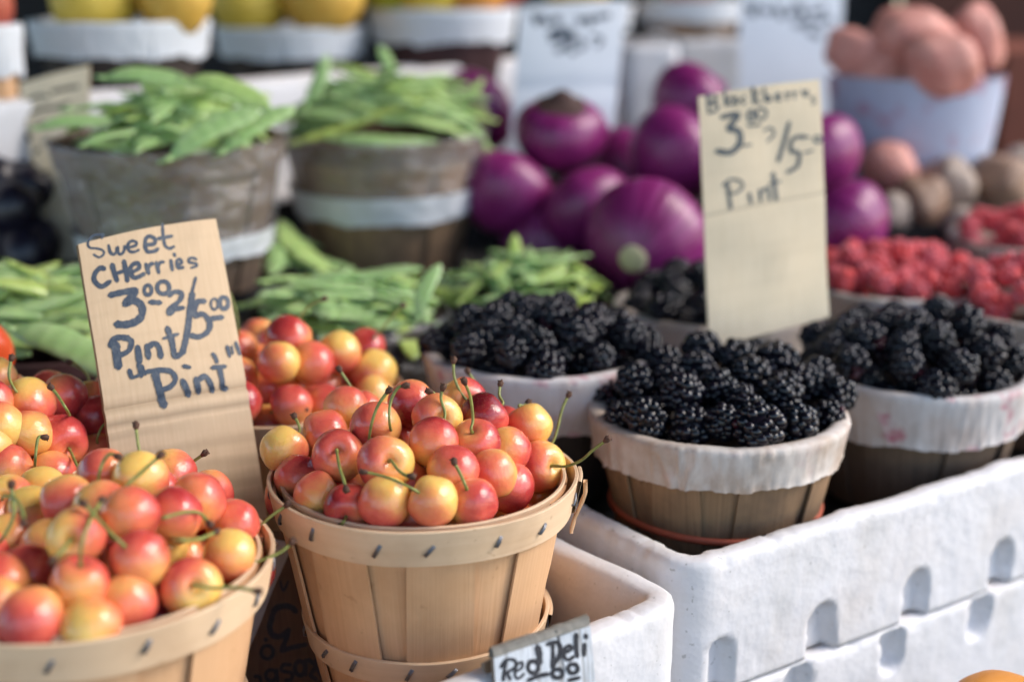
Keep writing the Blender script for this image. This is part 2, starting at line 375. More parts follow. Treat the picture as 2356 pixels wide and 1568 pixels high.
def make_basket(name, label, rim, R, H, wall='stave', hoop='hoop', taper=0.2, nst=17, hoops=((0.0,0.0175),), staples=0,
                collar=None, collar_h=0.022, film=None, band=None, tilt=(0,0), seed=1, group=None, ragged=0.2, inner=True, tab=False):
    r_=random.Random(seed)
    base=Vector(rim)-Vector((0,0,H))
    root=empty(name,base,(tilt[0],tilt[1],0)); tag(root,label,'basket',group)
    Rb=R-taper*H
    rad=lambda z: Rb+(R-Rb)*z/H
    # staves
    mb=MB(); wst=2*PI*(R)/nst; ph=r_.random()
    for k in range(nst):
        a0=2*PI*(k+ph)/nst+r_.uniform(-0.02,0.02); off=0.0014 if k%2 else -0.0012; off+=r_.uniform(-.0003,.0003)
        wk=wst*(1.10+r_.uniform(-0.06,0.08)); tw=r_.uniform(-0.02,0.02); pts=[]; nv=7; lat=[-1,-.5,0,.5,1]
        for j in range(nv):
            z=0.001+(H-0.004)*j/(nv-1); r=rad(z)+off+0.0010*math.sin(PI*j/(nv-1))*r_.uniform(0.3,1)
            for sgn,seq in ((0,lat),(1,lat[::-1])):
                for u in seq:
                    an=a0+tw*(j/(nv-1)-.5)+u*wk*0.5/rad(z)
                    rr=r-(0.0013 if sgn else 0.0)-0.00025*abs(u)
                    pts.append(Vector((rr*math.cos(an),rr*math.sin(an),z)))
        n=len(lat)*2
        mb.grid(pts,n,nv,cu=True,uvf=lambda a,c,k=k:(k+0.05+0.9*min(a,1-a)*2*0.99,c*H*10))
        b=len(mb.v)-n; mb.fan([b+i for i in range(n)],uv=(k+.5,0))
    o=mb.build('basket_wall',M[wall],root); sharp(o,40)
    # base disc
    mb=MB(); rb=rad(0.004)-0.0015; pts=[]
    for rr,z in ((0.0005,0.004),(rb,0.004),(rb,0.0015),(0.0005,0.0015)):
        for i in range(40): pts.append(Vector((rr*math.cos(2*PI*i/40),rr*math.sin(2*PI*i/40),z)))
    mb.grid(pts,40,4,cu=True); mb.build('base',M[wall],root,False)
    def ring(mbx, z0, z1, out, th, wob=0.0004, a0=0, a1=2*PI, n=96, sd=0):
        closed=abs(a1-a0-2*PI)<1e-6; pts=[]; N=n if closed else n+1
        prof=[(0,z0),(0,(z0+z1)/2),(0,z1-.0004),(-.0005,z1),(-th,z1),(-th,(z0+z1)/2),(-th,z0)]
        for d,z in prof:
            for i in range(N):
                an=a0+(a1-a0)*i/n
                e=noise.noise(Vector((math.cos(an)*2.2+sd,math.sin(an)*2.2,z*30)))*wob
                r=rad(z)+out+d+e; zz=z+noise.noise(Vector((math.cos(an)*1.7,math.sin(an)*1.7+sd,3.3)))*0.0008
                pts.append(Vector((r*math.cos(an),r*math.sin(an),zz)))
        L=(a1-a0)*R*10
        mbx.grid(pts,N,len(prof),cu=closed,cv=True,uvf=lambda a,c:(0.05+0.9*c*.9,a*L+sd))
    hcount=0
    for (dz,hh) in hoops:
        z1=H-dz; z0=z1-hh
        mb=MB(); ring(mb,z0,z1,0.0034,0.0018,sd=hcount*3.1+seed)
        if tab:
            ring(mb,z0+.0006,z1-.0002,0.0052,0.0016,a0=-0.16,a1=0.11+0.25*hcount,n=14,sd=9+hcount)
        ho=mb.build('hoop',M[hoop],root); sharp(ho,40)
        if staples:
            for k in range(staples):
                an=2*PI*(k+0.35+hcount*0.4)/staples+r_.uniform(-.05,.05); zc=(z0+z1)/2+r_.uniform(-.0012,.0012)
                sl_=r_.uniform(0.7,1.25); ln=0.0062*r_.uniform(.85,1.15); e=Vector((-math.sin(an),math.cos(an),0)); nrm=Vector((math.cos(an),math.sin(an),0.2*taper))
                c=nrm.normalized()*0; c=Vector((math.cos(an),math.sin(an),0))*(rad(zc)+0.0036); c.z=zc
                d=(e*math.cos(sl_)+Vector((0,0,1))*math.sin(sl_))
                ms=MB()
                for so2 in (-0.00042,0.00042):
                    sd_=d.cross(nrm).normalized()*so2
                    P=[c+sd_-d*ln*.5-nrm*.0012, c+sd_-d*ln*.46+nrm*.0003, c+sd_+nrm*.0006, c+sd_+d*ln*.46+nrm*.0003, c+sd_+d*ln*.5-nrm*.0012]
                    ms.tube(P,[.00036,.00045,.00048,.00045,.00036],6)
                ms.build('staple',M['metal'],ho)
        hcount+=1
    if tab:
        mb=MB(); pts=[]; m=9
        for j in range(m):
            z=H-.003-.025*j/(m-1)
            for (a,d) in ((-.02,.0072),(.035,.0076),(.035,.0058),(-.02,.0056)):
                e=noise.noise(Vector((a*40,z*300,3)))*.0006
                r=rad(z)+d+e+.0012*math.sin(j*.7); pts.append(Vector((r*math.cos(a-.05+e*6),r*math.sin(a-.05+e*6),z)))
        mb.grid(pts,4,m,cu=True); mb.fan([0,1,2,3]); mb.fan([4*m-1,4*m-2,4*m-3,4*m-4]); mb.build('hoop_end',M['stave'],root)
    if inner:
        mb=MB(); ring(mb,H-0.014,H-0.0006,-0.0024,0.0016,sd=seed+5); sharp(mb.build('inner_hoop',M[hoop],root),40)
    if collar:
        mb=MB(); n=260; pts=[]; prof=[(-.0072,-.020,0.2),(-.0056,-.009,0.5),(-.0046,-.001,0.6),(-.0040,.0008,.5),(-.0010,.0016,0.4),(.0034,.0012,.5),(.0046,-.0006,.7)]
        m=9
        for q in range(1,m+1): prof.append((.0047+.0006*(q==m)*1.0,-.001-(collar_h-.001)*q/m,.8+.9*(q/m)**2))
        for d,dz,wv in prof:
            for i in range(n):
                an=2*PI*i/n; cx,cy=math.cos(an),math.sin(an)
                q1=abs(noise.noise(Vector((cx*11+seed,cy*11,dz*30)))); q2=abs(noise.noise(Vector((cx*27,cy*27+seed,dz*45+seed))))
                fold=max(0,noise.noise(Vector((cx*2.2+seed*3,cy*2.2,.7)))-.1)
                wr=(0.0016*max(0,.16-q1)/.16*(.35+2.2*fold)+0.0008*max(0,.2-q2)/.2*(.5+fold))*wv+noise.noise(Vector((cx*5,cy*5,dz*20+seed)))*.0005*wv
                rg=1.0
                if dz<-.004 and d>0:
                    rg=1+ragged*noise.noise(Vector((cx*2.3,cy*2.3+seed*2,1.1)))+ragged*.45*noise.noise(Vector((cx*8,cy*8,seed)))+ragged*.25*noise.noise(Vector((cx*30,cy*30,seed)))
                zz=H+dz*rg+(noise.noise(Vector((cx*3,cy*3,seed*1.3)))*.0010 if dz>-.01 else 0)
                r=rad(min(zz,H))+d+wr
                pts.append(Vector((r*cx,r*cy,zz)))
        mb.grid(pts,n,len(prof),cu=True); mb.build('paper_collar',M[collar],root)
    if film:
        for (d0,z_a,z_b,nm,amp) in film:
            mb=MB(); n=160; rows=14; pts=[]
            for j in range(rows):
                f=j/(rows-1); zz0=H+z_a+(z_b-z_a)*f
                for i in range(n):
                    an=2*PI*i/n; cx,cy=math.cos(an),math.sin(an)
                    zz=zz0+noise.noise(Vector((cx*2,cy*2,seed)))*.004*f+noise.noise(Vector((cx*8,cy*8,seed+f)))*.0012*f
                    r=rad(min(zz,H))+d0+noise.noise(Vector((cx*3+seed,cy*3,zz*70)))*amp+noise.noise(Vector((cx*9,cy*9,zz*160)))*amp*.6
                    pts.append(Vector((r*cx,r*cy,zz)))
            mb.grid(pts,n,rows,cu=True); mb.build(nm,M['band_film' if nm=='plastic_band' else 'film'],root)
    if band:
        z0,th=band; mb=MB(); path=[]; n=96; pts=[]
        for k in range(8):
            a=2*PI*k/8
            for i in range(n):
                an=2*PI*i/n; r=rad(z0)+0.0025+0.0012*math.cos(a); z=z0+th*.5*math.sin(a)+0.001*math.sin(an*2+1)
                pts.append(Vector((r*math.cos(an),r*math.sin(an),z)))
        mb.grid(pts,n,8,cu=True,cv=True); mb.build('rubber_band',M['rubber'],root)
    return root

# ---- foam boxes
def foam_box(name, label, corner, ang, L, W, zt, zb, zfloor, wall=0.013, rc=0.02, slots=(), step=0.0035, seed=0, group=None, cat='foam box', inner_stain=0.7):
    e1=Vector((math.cos(ang),math.sin(ang),0)); e2=Vector((-math.sin(ang),math.cos(ang),0))
    path=[]   # (local x, local y, nx, ny, side, s)
    segs=[((rc,0),(L-rc,0),(0,-1),0),((L,rc),(L,W-rc),(1,0),1),((L-rc,W),(rc,W),(0,1),2),((0,W-rc),(0,rc),(-1,0),3)]
    cen=[(L-rc,rc),(L-rc,W-rc),(rc,W-rc),(rc,rc)]
    for k,(a,b,nn,side) in enumerate(segs):
        ln=math.hypot(b[0]-a[0],b[1]-a[1]); st=step if side in (0,3) else step*2.5
        n=max(2,int(ln/st))
        for i in range(n):
            f=i/n; path.append((a[0]+(b[0]-a[0])*f,a[1]+(b[1]-a[1])*f,nn[0],nn[1],side,(a[0]+(b[0]-a[0])*f) if side==0 else -1))
        a0=math.atan2(nn[1],nn[0]); c=cen[k]; m=8
        for i in range(m):
            an=a0+PI/2*i/m
            path.append((c[0]+rc*math.cos(an),c[1]+rc*math.sin(an),math.cos(an),math.sin(an),4,-1))
    nv=max(8,int((zt-zb)/step)); prof=[]
    for j in range(nv): prof.append((0.0,zb+(zt-.0035-zb)*j/(nv-1),0))
    prof+=[(0.0009,zt-.0012,0),(0.003,zt,0.1),(wall*.5,zt+.0003,0.15),(wall-.003,zt,0.3),(wall-.0009,zt-.0012,0.5),(wall,zt-.0035,0.7)]
    for j in range(1,8): prof.append((wall+.004*j/7,zt-.0035+(zfloor-zt+.0035)*j/7,1.0))
    N=len(path); mb=MB(); pts=[]; st=[]
    o0=Vector((corner[0],corner[1],zb))
    for (d,z,sv) in prof:
        for (x,y,nx,ny,side,s) in path:
            p=Vector((x-nx*d,y-ny*d,z-zb))
            push=0.0
            if side==0 and d==0.0:
                for (s0,wd,za,zc,up) in slots:      # slot: centre, width, bottom, top, rounded end up?
                    s0=s0+.0012*noise.noise(Vector((z*120,s0*9,seed)))+(z-za)*.10*math.sin(s0*40); wd=wd*(1+.14*noise.noise(Vector((z*90,s0*13,seed+4))))
                    if up: cy_=zc-wd/2; inside=min(wd/2-abs(s-s0), 1) if z<cy_ else wd/2-math.hypot(s-s0,z-cy_)
                    else: cy_=za+wd/2; inside=min(wd/2-abs(s-s0),1) if z>cy_ else wd/2-math.hypot(s-s0,z-cy_)
                    if za-1e-4<=z<=zc+1e-4:
                        push=max(push,min(1,max(0,(inside+.0012)/.0024))*0.0085)
            wx=Vector((x*e1.x+y*e2.x,x*e1.y+y*e2.y,z))
            e=nz(wx,55,seed)*.0006+nz(wx,210,seed)*.00045
            if abs(z-zt)<.004: 
                ch=nz(wx,90,seed+3)
                e-=max(0,ch-.25)*.004
                p.z+=nz(wx,40,seed+5)*.0012-max(0,nz(wx,140,seed+8)-.3)*.004
            p.x+=nx*(e-push); p.y+=ny*(e-push)
            pts.append(p); st.append(sv*inner_stain*(0.65+0.5*nz(wx,25,seed)))
    mb.grid(pts,N,len(prof),cu=True)
    b=(len(prof)-1)*N; cidx=len(mb.v); mb.v.append(Vector((L/2,W/2,zfloor-zb))); st.append(inner_stain*.8)
    for i in range(N): mb.fan([b+i,b+(i+1)%N,cidx])
    mb.fan(list(range(N))[::-1])
    o=mb.build(name,M['foam']); o.location=o0; o.rotation_euler=(0,0,ang)
    at_=o.data.attributes.new('stain','FLOAT','POINT'); at_.data.foreach_set('value',[max(0,min(1,x)) for x in st])
    tag(o,label,cat,group); return o

# ---- signs
class Sign:
    def __init__(s, name, label, cor, mat, edge, thick=0.003, bulge=0.0, creases=(), nu=28, nv=60, round_=0.0, cat='price sign', wav=0.0006, group=None, seed=0, bottom_curl=0.0, bend=(1,0)):
        """cor: TL,TR,BR,BL as (px,py,D)"""
        s.P=[Vector((c[0],c[1])) for c in cor]; s.W=[at(*c) for c in cor]
        s.n=((s.W[1]-s.W[0]).cross(s.W[3]-s.W[0])).normalized()
        if s.n.dot(CAM-s.W[0])<0: s.n=-s.n
        s.b=bulge; s.cr=creases; s.wav=wav; s.seed=seed; s.curl=bottom_curl; s.bend=bend
        mb=MB(); F=[];B=[]
        for j in range(nv+1):
            for i in range(nu+1):
                u,v=i/nu,j/nv
                p=s.surf(u,v); F.append(p); B.append(p-s.n*thick)
        if round_:
            def rd(lst):
                for j in range(nv+1):
                    for i in range(nu+1):
                        pass
        lu=(s.W[1]-s.W[0]).length; lv=(s.W[3]-s.W[0]).length
        uvf=lambda a,c:(a*lu*10,c*lv*10)
        mb.grid(F,nu+1,nv+1,uvf=uvf,flip=True); mb.grid(B,nu+1,nv+1,uvf=uvf)
        # rim
        loop=[i for i in range(nu+1)]+[j*(nu+1)+nu for j in range(1,nv+1)]+[nv*(nu+1)+i for i in range(nu-1,-1,-1)]+[j*(nu+1) for j in range(nv-1,0,-1)]
        E=[]
        for q in (0,1):
            for i in loop: E.append((F if q==0 else B)[i])
        mb.grid(E,len(loop),2,cu=True,mi=1,flip=False)
        org=s.W[2].lerp(s.W[3],.5); s.org=org
        s.o=build_at(mb,name,[M[mat],M[edge]],org); tag(s.o,label,cat,group); sharp(s.o,50)
        me=s.o.data; bm=bmesh.new(); bm.from_mesh(me); bmesh.ops.recalc_face_normals(bm,faces=bm.faces); bm.to_mesh(me); bm.free()
    def surf(s,u,v):
        p=s.W[0].lerp(s.W[1],u).lerp(s.W[3].lerp(s.W[2],u),v)
        off=s.b*(1-(2*u-1)**2)+s.wav*noise.noise(Vector((u*2.5+s.seed,v*4,s.seed)))
        for (cv,dep,wd) in s.cr:
            off-=dep*math.exp(-((v-cv)/wd)**2)
        if v>s.bend[0]: off+=s.bend[1]*(v-s.bend[0])
        if s.curl: off+=s.curl*max(0,v-.75)**2*16*max(0,u-.4)
        up=(s.W[0]-s.W[3]).normalized()
        return p+s.n*off+up*(s.b*0.35*(1-(2*u-1)**2)*max(0,1-v*3))
    def inv(s,x,y):
        u=v=.5; q=Vector((x,y))
        for _ in range(12):
            a,b,c,d=s.P
            f=a.lerp(b,u).lerp(d.lerp(c,u),v)-q
            du=(b-a).lerp(c-d,v); dv=(d-a).lerp(c-b,u)
            det=du.x*dv.y-du.y*dv.x
            u-=(f.x*dv.y-f.y*dv.x)/det; v-=(du.x*f.y-du.y*f.x)/det
        return u,v
    def write(s, strokes, mat, tf=lambda x,y:(x,y), sc_=1.0, jit=0.12, name='lettering', lift=0.00022):
        mb=MB(); k=0; rr=random.Random(s.seed+3)
        for st in strokes:
            pts,wd=st[0],st[1]*sc_
            P=[Vector(tf(*p)) for p in pts]; C=catmull(P,7); k+=1
            lf=lift*.45+0.000006*k; n=len(C); row=[]
            w0=[]
            for i,c in enumerate(C):
                t=(C[min(i+1,n-1)]-C[max(i-1,0)])
                if t.length<1e-6: t=Vector((1,0))
                t.normalize(); nn=Vector((-t.y,t.x))
                ww=wd*.62*(1+jit*noise.noise(Vector((c.x*.11,c.y*.11,k)))*2+rr.uniform(-.06,.06))
                if i==0 or i==n-1: ww*=.72
                w0.append((c,nn,ww,t))
            ext=[]
            c,nn,ww,t=w0[0]; ext.append((c-t*ww*.75,nn,ww*.35)); 
            for c,nn,ww,t in w0: ext.append((c,nn,ww))
            c,nn,ww,t=w0[-1]; ext.append((c+t*ww*.75,nn,ww*.35))
            g=[]
            for c,nn,ww in ext:
                for f in (-1,0,1):
                    q=c+nn*ww*f; u,v=s.inv(q.x,q.y); g.append(s.surf(u,v)+s.n*lf-s.org)
            mb.grid(g,3,len(ext),flip=False)
        o=mb.build(name,M[mat],s.o)
        return o
def circ(cx,cy,rx,ry,w,a0=-100,a1=280,n=9):
    return ([(cx+rx*math.cos(math.radians(a0+(a1-a0)*i/n)),cy+ry*math.sin(math.radians(a0+(a1-a0)*i/n))) for i in range(n+1)],w)

# ---- round fruit base meshes (unit radius, stem axis = +Z)
def fruit_mesh(name, dim=0.26, dw=0.30, squash=0.94, lump=0.05, seed=0, nu=40, nv=26, point=0.03, side=0.04):
    mb=MB(); pts=[]
    for j in range(nv):
        ph=0.015+(PI-0.03)*j/(nv-1)
        rho=1-dim*math.exp(-(ph/dw)**2)+0.05*math.exp(-((ph-0.75)/0.35)**2)-point*math.exp(-((PI-ph)/.35)**2)*-0.5
        for i in range(nu):
            th=2*PI*i/nu; d=Vector((math.sin(ph)*math.cos(th),math.sin(ph)*math.sin(th),math.cos(ph)))
            l=1+lump*noise.noise(d*1.3+Vector((seed*3.1,0,seed)))-side*math.exp(-((d.y+1)/.35)**2)*(1 if ph<2 else .5)
            p=d*rho*l; p.z*=squash; pts.append(p)
    mb.grid(pts,nu,nv,cu=True,flip=True)
    mb.fan([i for i in range(nu)]); b=(nv-1)*nu; mb.fan([b+i for i in range(nu)][::-1])
    return mb.mesh(name)
CH=[fruit_mesh('cherry_mesh',0.27,0.27,0.93,0.05,s,side=0.02) for s in (1,2,3,4)]
for m_ in CH: m_.materials.append(M['cherry'])

def orient(axis, xdir):
    z=axis.normalized(); x=xdir-z*xdir.dot(z)
    if x.length<1e-4: x=Vector((1,0,0)).cross(z)
    x.normalize(); y=z.cross(x)
    return Matrix((x,y,z)).transposed().to_4x4()
DIRS={'R':RGT,'L':-RGT,'T':UPV,'B':-UPV,'N':-FWD,'TR':(RGT+UPV),'TL':(UPV-RGT),'BR':(RGT-UPV),'BL':(-RGT-UPV)}
COLS={'yellow':(0.13,0.55),'peach':(0.29,0.42),'orange':(0.38,0.42),'pink':(0.43,0.40),'red':(0.54,0.38),'darkred':(0.86,0.25),'gold':(0.22,0.55)}
WORD={'yellow':'pale yellow','peach':'peach coloured','orange':'orange','pink':'pinkish orange','red':'red','darkred':'dark red','gold':'golden yellow'}

def stem_child(parent, Mx, path, r0=0.00070, knob=True):
    C=catmull(path,6); n=len(C); mb=MB()
    k=max(2,int(n*.12))
    rads=[r0*(1.35-.5*min(1,i/(n*.3)))+ (r0*.25*(i/n)) for i in range(n)]
    mb.tube(C,rads,7,0)
    if knob:
        t=(C[-1]-C[-2]).normalized(); side=t.orthogonal().normalized()
        mb.tube([C[-1]-t*.0016,C[-1]-t*.0002,C[-1]+t*.0010+side*.0003,C[-1]+t*.0022],[r0*1.05,r0*2.0,r0*2.3,r0*1.1],8,1)
        for q in range(3):
            d=(side*math.cos(q*2.1)+t.cross(side)*math.sin(q*2.1)+t*.8).normalized()
            mb.tube([C[-1]+t*.0008,C[-1]+t*.001+d*.0018],[r0*.9,r0*.45],5,1)
    o=mb.build('stem',[M['stem'],M['stem_tip']]); o.parent=parent; o.matrix_parent_inverse=Mx.inverted()
    return o

def dome_hit(px, py, c0, A, Hd):
    d=ray(px,py); S=Vector((1/A,1/A,1/Hd)); o=(CAM-c0); o=Vector((o.x*S.x,o.y*S.y,o.z*S.z)); dd=Vector((d.x*S.x,d.y*S.y,d.z*S.z))
    a=dd.dot(dd); b=2*o.dot(dd); c=o.dot(o)-1; disc=b*b-4*a*c
    if disc<=0: t=-b/(2*a)
    else: t=(-b-math.sqrt(disc))/(2*a)
    return t

def place_list(items, c0, A, Hd, rmin, rmax, tol=0.06, under=0.0):
    """items (px,py,rpx,...): centres near the heap's surface; touching fruit slide nearer or deeper until they no longer cut each other"""
    n=len(items); t0=[]; D=[ray(it[0],it[1]) for it in items]; R=[]
    for it in items:
        t=dome_hit(it[0],it[1],c0,A,Hd); R.append(min(rmax,max(rmin,1.05*abs(it[2])*t/FPX)))
        if abs(it[2])<under: t+=0.014
        t0.append(t)
    t=list(t0)
    for k in range(400):
        for i in range(n):
            for j in range(i):
                m=(R[i]+R[j])*(1-tol); pi=CAM+D[i]*t[i]; pj=CAM+D[j]*t[j]; d=(pi-pj).length
                if d<m:
                    dz=t[i]-t[j]; L2=max(0,d*d-dz*dz*1.0); need=math.sqrt(max(0,m*m-L2))-abs(dz)
                    need=min(need,0.004)*.5
                    s_=1 if (t0[i]-t0[j])>=0 else -1
                    ui=abs(items[i][2])<under; uj=abs(items[j][2])<under
                    wi,wj=(.62,.38) if ui==uj else ((1.0,0.0) if ui else (0.0,1.0))
                    if ui!=uj: s_=1 if ui else -1
                    t[i]+=s_*need*wi; t[j]-=s_*need*wj
        if k<360:
            for i in range(n): t[i]+=(t0[i]-t[i])*0.03
        for i in range(n): t[i]=max(t0[i]-0.003,min(t0[i]+0.045,t[i]))
    return [(CAM+D[i]*t[i],R[i]) for i in range(n)]

ORD=['leftmost','second from left','third from left','fourth from left','fifth from left','sixth from left','seventh from left','eighth from left','ninth from left','tenth from left','eleventh from left','twelfth from left']
def label_cherries(objs, where):
    """objs: (object, colour key, px, py, stem?) -> a label of its own for each: colour, stem, row of the heap, order among its like"""
    ys=sorted(o[3] for o in objs); n=len(ys)
    lo=ys[int(n*0.66)] if n else 0; hi=ys[int(n*0.33)] if n else 0
    groups={}
    for o in objs:
        row='by the rim' if o[3]>=lo else ('mid-heap' if o[3]>=hi else 'on top')
        groups.setdefault((o[1],bool(o[4]),row),[]).append(o)
    for (c,s,row),lst in groups.items():
        lst.sort(key=lambda o:o[2])
        for i,o in enumerate(lst):
            st='stemmed' if s else 'stemless'
            if len(lst)==1: l='only %s %s cherry %s in %s'%(st,WORD[c],row,where)
            else: l='%s %s cherry %s in %s, %s'%(st,WORD[c],row,where,ORD[i])
            o[0]['label']=l

def cherry_heap(items, c0, A, Hd, where, group, stems, rmin=0.0113, rmax=0.0130, seed=0, tol=0.08, under=44, autostem=0.0):
    """items: (px,py,rpx,colour,blush direction,(dimple px,py) or None)"""
    rr=random.Random(seed); pl=place_list(items,c0,A,Hd,rmin,rmax,tol,under); res=[]
    sd={}
    for st in stems: sd.setdefault(st[0],[]).append(st)
    for k,it in enumerate(items):
        p,r=pl[k]; col=it[3]; bd=DIRS[it[4]]
        back=-ray(it[0],it[1]).normalized()
        dp=it[5] if len(it)>5 else None
        def on_surf(q):
            d=(p-CAM).dot(FWD); off=(q[0]-pix(p)[0])*d/FPX*RGT-(q[1]-pix(p)[1])*d/FPX*UPV
            l=min(off.length,r*.96); off=off.normalized()*l if off.length>1e-7 else Vector()
            return off+back*math.sqrt(max(0,r*r-l*l))
        if dp: ax=on_surf(dp)
        elif k in sd and sd[k][0][1] is not None:
            ax=on_surf(sd[k][0][1][0])
            if sd[k][0][2]: ax=ax-back*(1.2*ax.dot(back))      # stem end on the far side
        else:
            ax=Vector((rr.uniform(-1,1),rr.uniform(-.2,1),rr.uniform(-1,.6)))
            if ax.dot(back)>0.3*ax.length: ax=ax-back*ax.dot(back)*1.5
        rot=orient(ax,bd+Vector((rr.uniform(-.25,.25),rr.uniform(-.25,.25),rr.uniform(-.25,.25))))
        o=bpy.data.objects.new('cherry',CH[rr.randrange(4)]); COL.objects.link(o)
        s=r*1.0; Mx=Matrix.Translation(p)@rot@Matrix.Diagonal((s*rr.uniform(.97,1.04),s*rr.uniform(.97,1.04),s*rr.uniform(.97,1.05),1))
        o.matrix_world=Mx
        a,b=COLS[col]; o.color=(max(0,min(1,a+rr.uniform(-.04,.04))),b*rr.uniform(.85,1.25),0,1)
        tag(o,'cherry','cherry',group)
        for st in sd.get(k,[]):
            pts=st[1]
            d0=(p-CAM).dot(FWD)
            dim=p+ax.normalized()*r*.66
            dd=st[3] if len(st)>3 else -0.012
            path=[dim,p+ax.normalized()*r*1.0]
            n=len(pts)-1; ds=(path[1]-CAM).dot(FWD)
            for i,q in enumerate(pts[1:]):
                hid=st[2]; front=(not hid and len(st)>3); td=dome_hit(q[0],q[1],c0,A,Hd)
                ok=((CAM+ray(q[0],q[1])*td)-c0); ins=(ok.x/A)**2+(ok.y/A)**2+(ok.z/Hd)**2<1.02
                if not hid and ins: last=min(td-r*(1.02 if not front else 1.12),ds+.001 if not front else 9)
                elif not hid: last=(last if i else ds)+dd*.3
                path.append(at(q[0],q[1],last if not hid else ds+(dd)*(i+1)/n))
            stem_child(o,Mx,path)
        auto=False
        if k not in sd and rr.random()<autostem and abs(it[2])>44:
            auto=True; rp=r*FPX/(p-CAM).dot(FWD); a_=rr.uniform(-1.1,1.1); L=rr.uniform(70,150); q0=(it[0]+rp*.45*math.sin(a_),it[1]-rp*.45*math.cos(a_))
            ds=(p-CAM).dot(FWD)-r*.80; bend=rr.uniform(-.7,.7)
            path=[at(q0[0],q0[1],ds+r*.25),at(q0[0]+.22*L*math.sin(a_),q0[1]-.22*L*math.cos(a_),ds-.002),at(q0[0]+.6*L*math.sin(a_+bend*.5),q0[1]-.6*L*math.cos(a_+bend*.5),ds+.001),at(q0[0]+L*math.sin(a_+bend),q0[1]-L*math.cos(a_+bend),ds+.004)]
            stem_child(o,Mx,path,rr.uniform(.00058,.00075))
        res.append((o,col,it[0],it[1],(k in sd) or auto,p,r))
    label_cherries(res,where)
    return res
def fill_cherries(placed, c0, A, Hd, label, group, n, seed, r=0.0112):
    rr=random.Random(seed); pts=[(x[5],x[6]) for x in placed]; cnt=0
    for lay in range(3):
        sc_=1-0.2*lay
        for k in range(n):
            f=math.sqrt((k+.5)/n); an=k*2.39996+lay
            x=A*f*math.cos(an)*1.0; y=A*f*math.sin(an)
            z=Hd*math.sqrt(max(0,1-f*f))*1.0-0.019*(lay+ (0.35))-.002
            lim=min(1,(A-.004-0.2*max(0,-z))/A*(1-.05*lay))
            p=c0+Vector((x*lim,y*lim,z))
            if all((p-q).length>(r+s)*0.86 for q,s in pts):
                pts.append((p,r)); o=bpy.data.objects.new('cherry',CH[rr.randrange(4)]); COL.objects.link(o)
                ax=Vector((rr.uniform(-1,1),rr.uniform(-1,1),rr.uniform(-1,.3)))
                o.matrix_world=Matrix.Translation(p)@orient(ax,Vector((rr.uniform(-1,1),rr.uniform(-1,1),rr.uniform(-1,1))))@Matrix.Diagonal((r,r,r,1))
                a,b=COLS[rr.choice(['orange','red','pink','peach','gold','red'])]; o.color=(a,b,0,1)
                tag(o,label,'cherry',group); cnt+=1
    return cnt

# ---- berries
def berry_mesh(name, mat, seed, n=56, a=1.0, b=1.22, rd=0.27, hollow=False):
    rr=random.Random(seed); mb=MB()
    ico=bmesh.new(); bmesh.ops.create_icosphere(ico,subdivisions=2,radius=1.0); iv=[v.co.copy() for v in ico.verts]; fi=[[v.index for v in f.verts] for f in ico.faces]; ico.free()
    # core
    for k in range(-1,n):
        if k<0: c=Vector((0,0,0)); rad_=None
        else:
            z=1-2*(k+.5)/n; f=math.sqrt(1-z*z); an=k*2.39996+rr.uniform(-.3,.3); z+=rr.uniform(-.05,.05); z=max(-.99,min(.99,z)); f=math.sqrt(1-z*z)
            taper=1-0.22*max(0,z) if hollow else 1-0.10*max(0,z)
            c=Vector((f*math.cos(an)*a*taper,f*math.sin(an)*a*taper,z*b)); c*=0.80*(1+rr.uniform(-.05,.05))
            rad_=rd*rr.uniform(.74,1.2)
        b0=len(mb.v); ru=(rr.random(),rr.random())
        for v in iv:
            if rad_ is None: mb.v.append(Vector((v.x*a*.78,v.y*a*.78,v.z*b*.78)))
            else:
                mb.v.append(c+v*rad_)
        for q in fi: mb.f.append([b0+i for i in q]); mb.mi.append(0); mb.uv.append([ru]*3)
    me=mb.mesh(name); me.materials.append(M[mat]); return me
BB=[berry_mesh('blackberry_mesh','blackberry',s,50,1.0,1.0+.045*s,0.265+.012*(s%2)) for s in range(4)]
RB=[berry_mesh('raspberry_mesh','raspberry',s+9,64,1.0,1.15,0.19,True) for s in range(2)]
def berry_at(name, me, p, r, label, cat, group, rr, flat=False):
    o=bpy.data.objects.new(name,me); COL.objects.link(o)
    ax=Vector((rr.uniform(-1,1),rr.uniform(-1,1),rr.uniform(-.35,.7)))
    o.matrix_world=Matrix.Translation(p)@orient(ax,Vector((rr.uniform(-1,1),rr.uniform(-1,1),.1)))@Matrix.Diagonal((r,r,r*rr.uniform(.9,1.08),1))
    tag(o,label,cat,group); return o
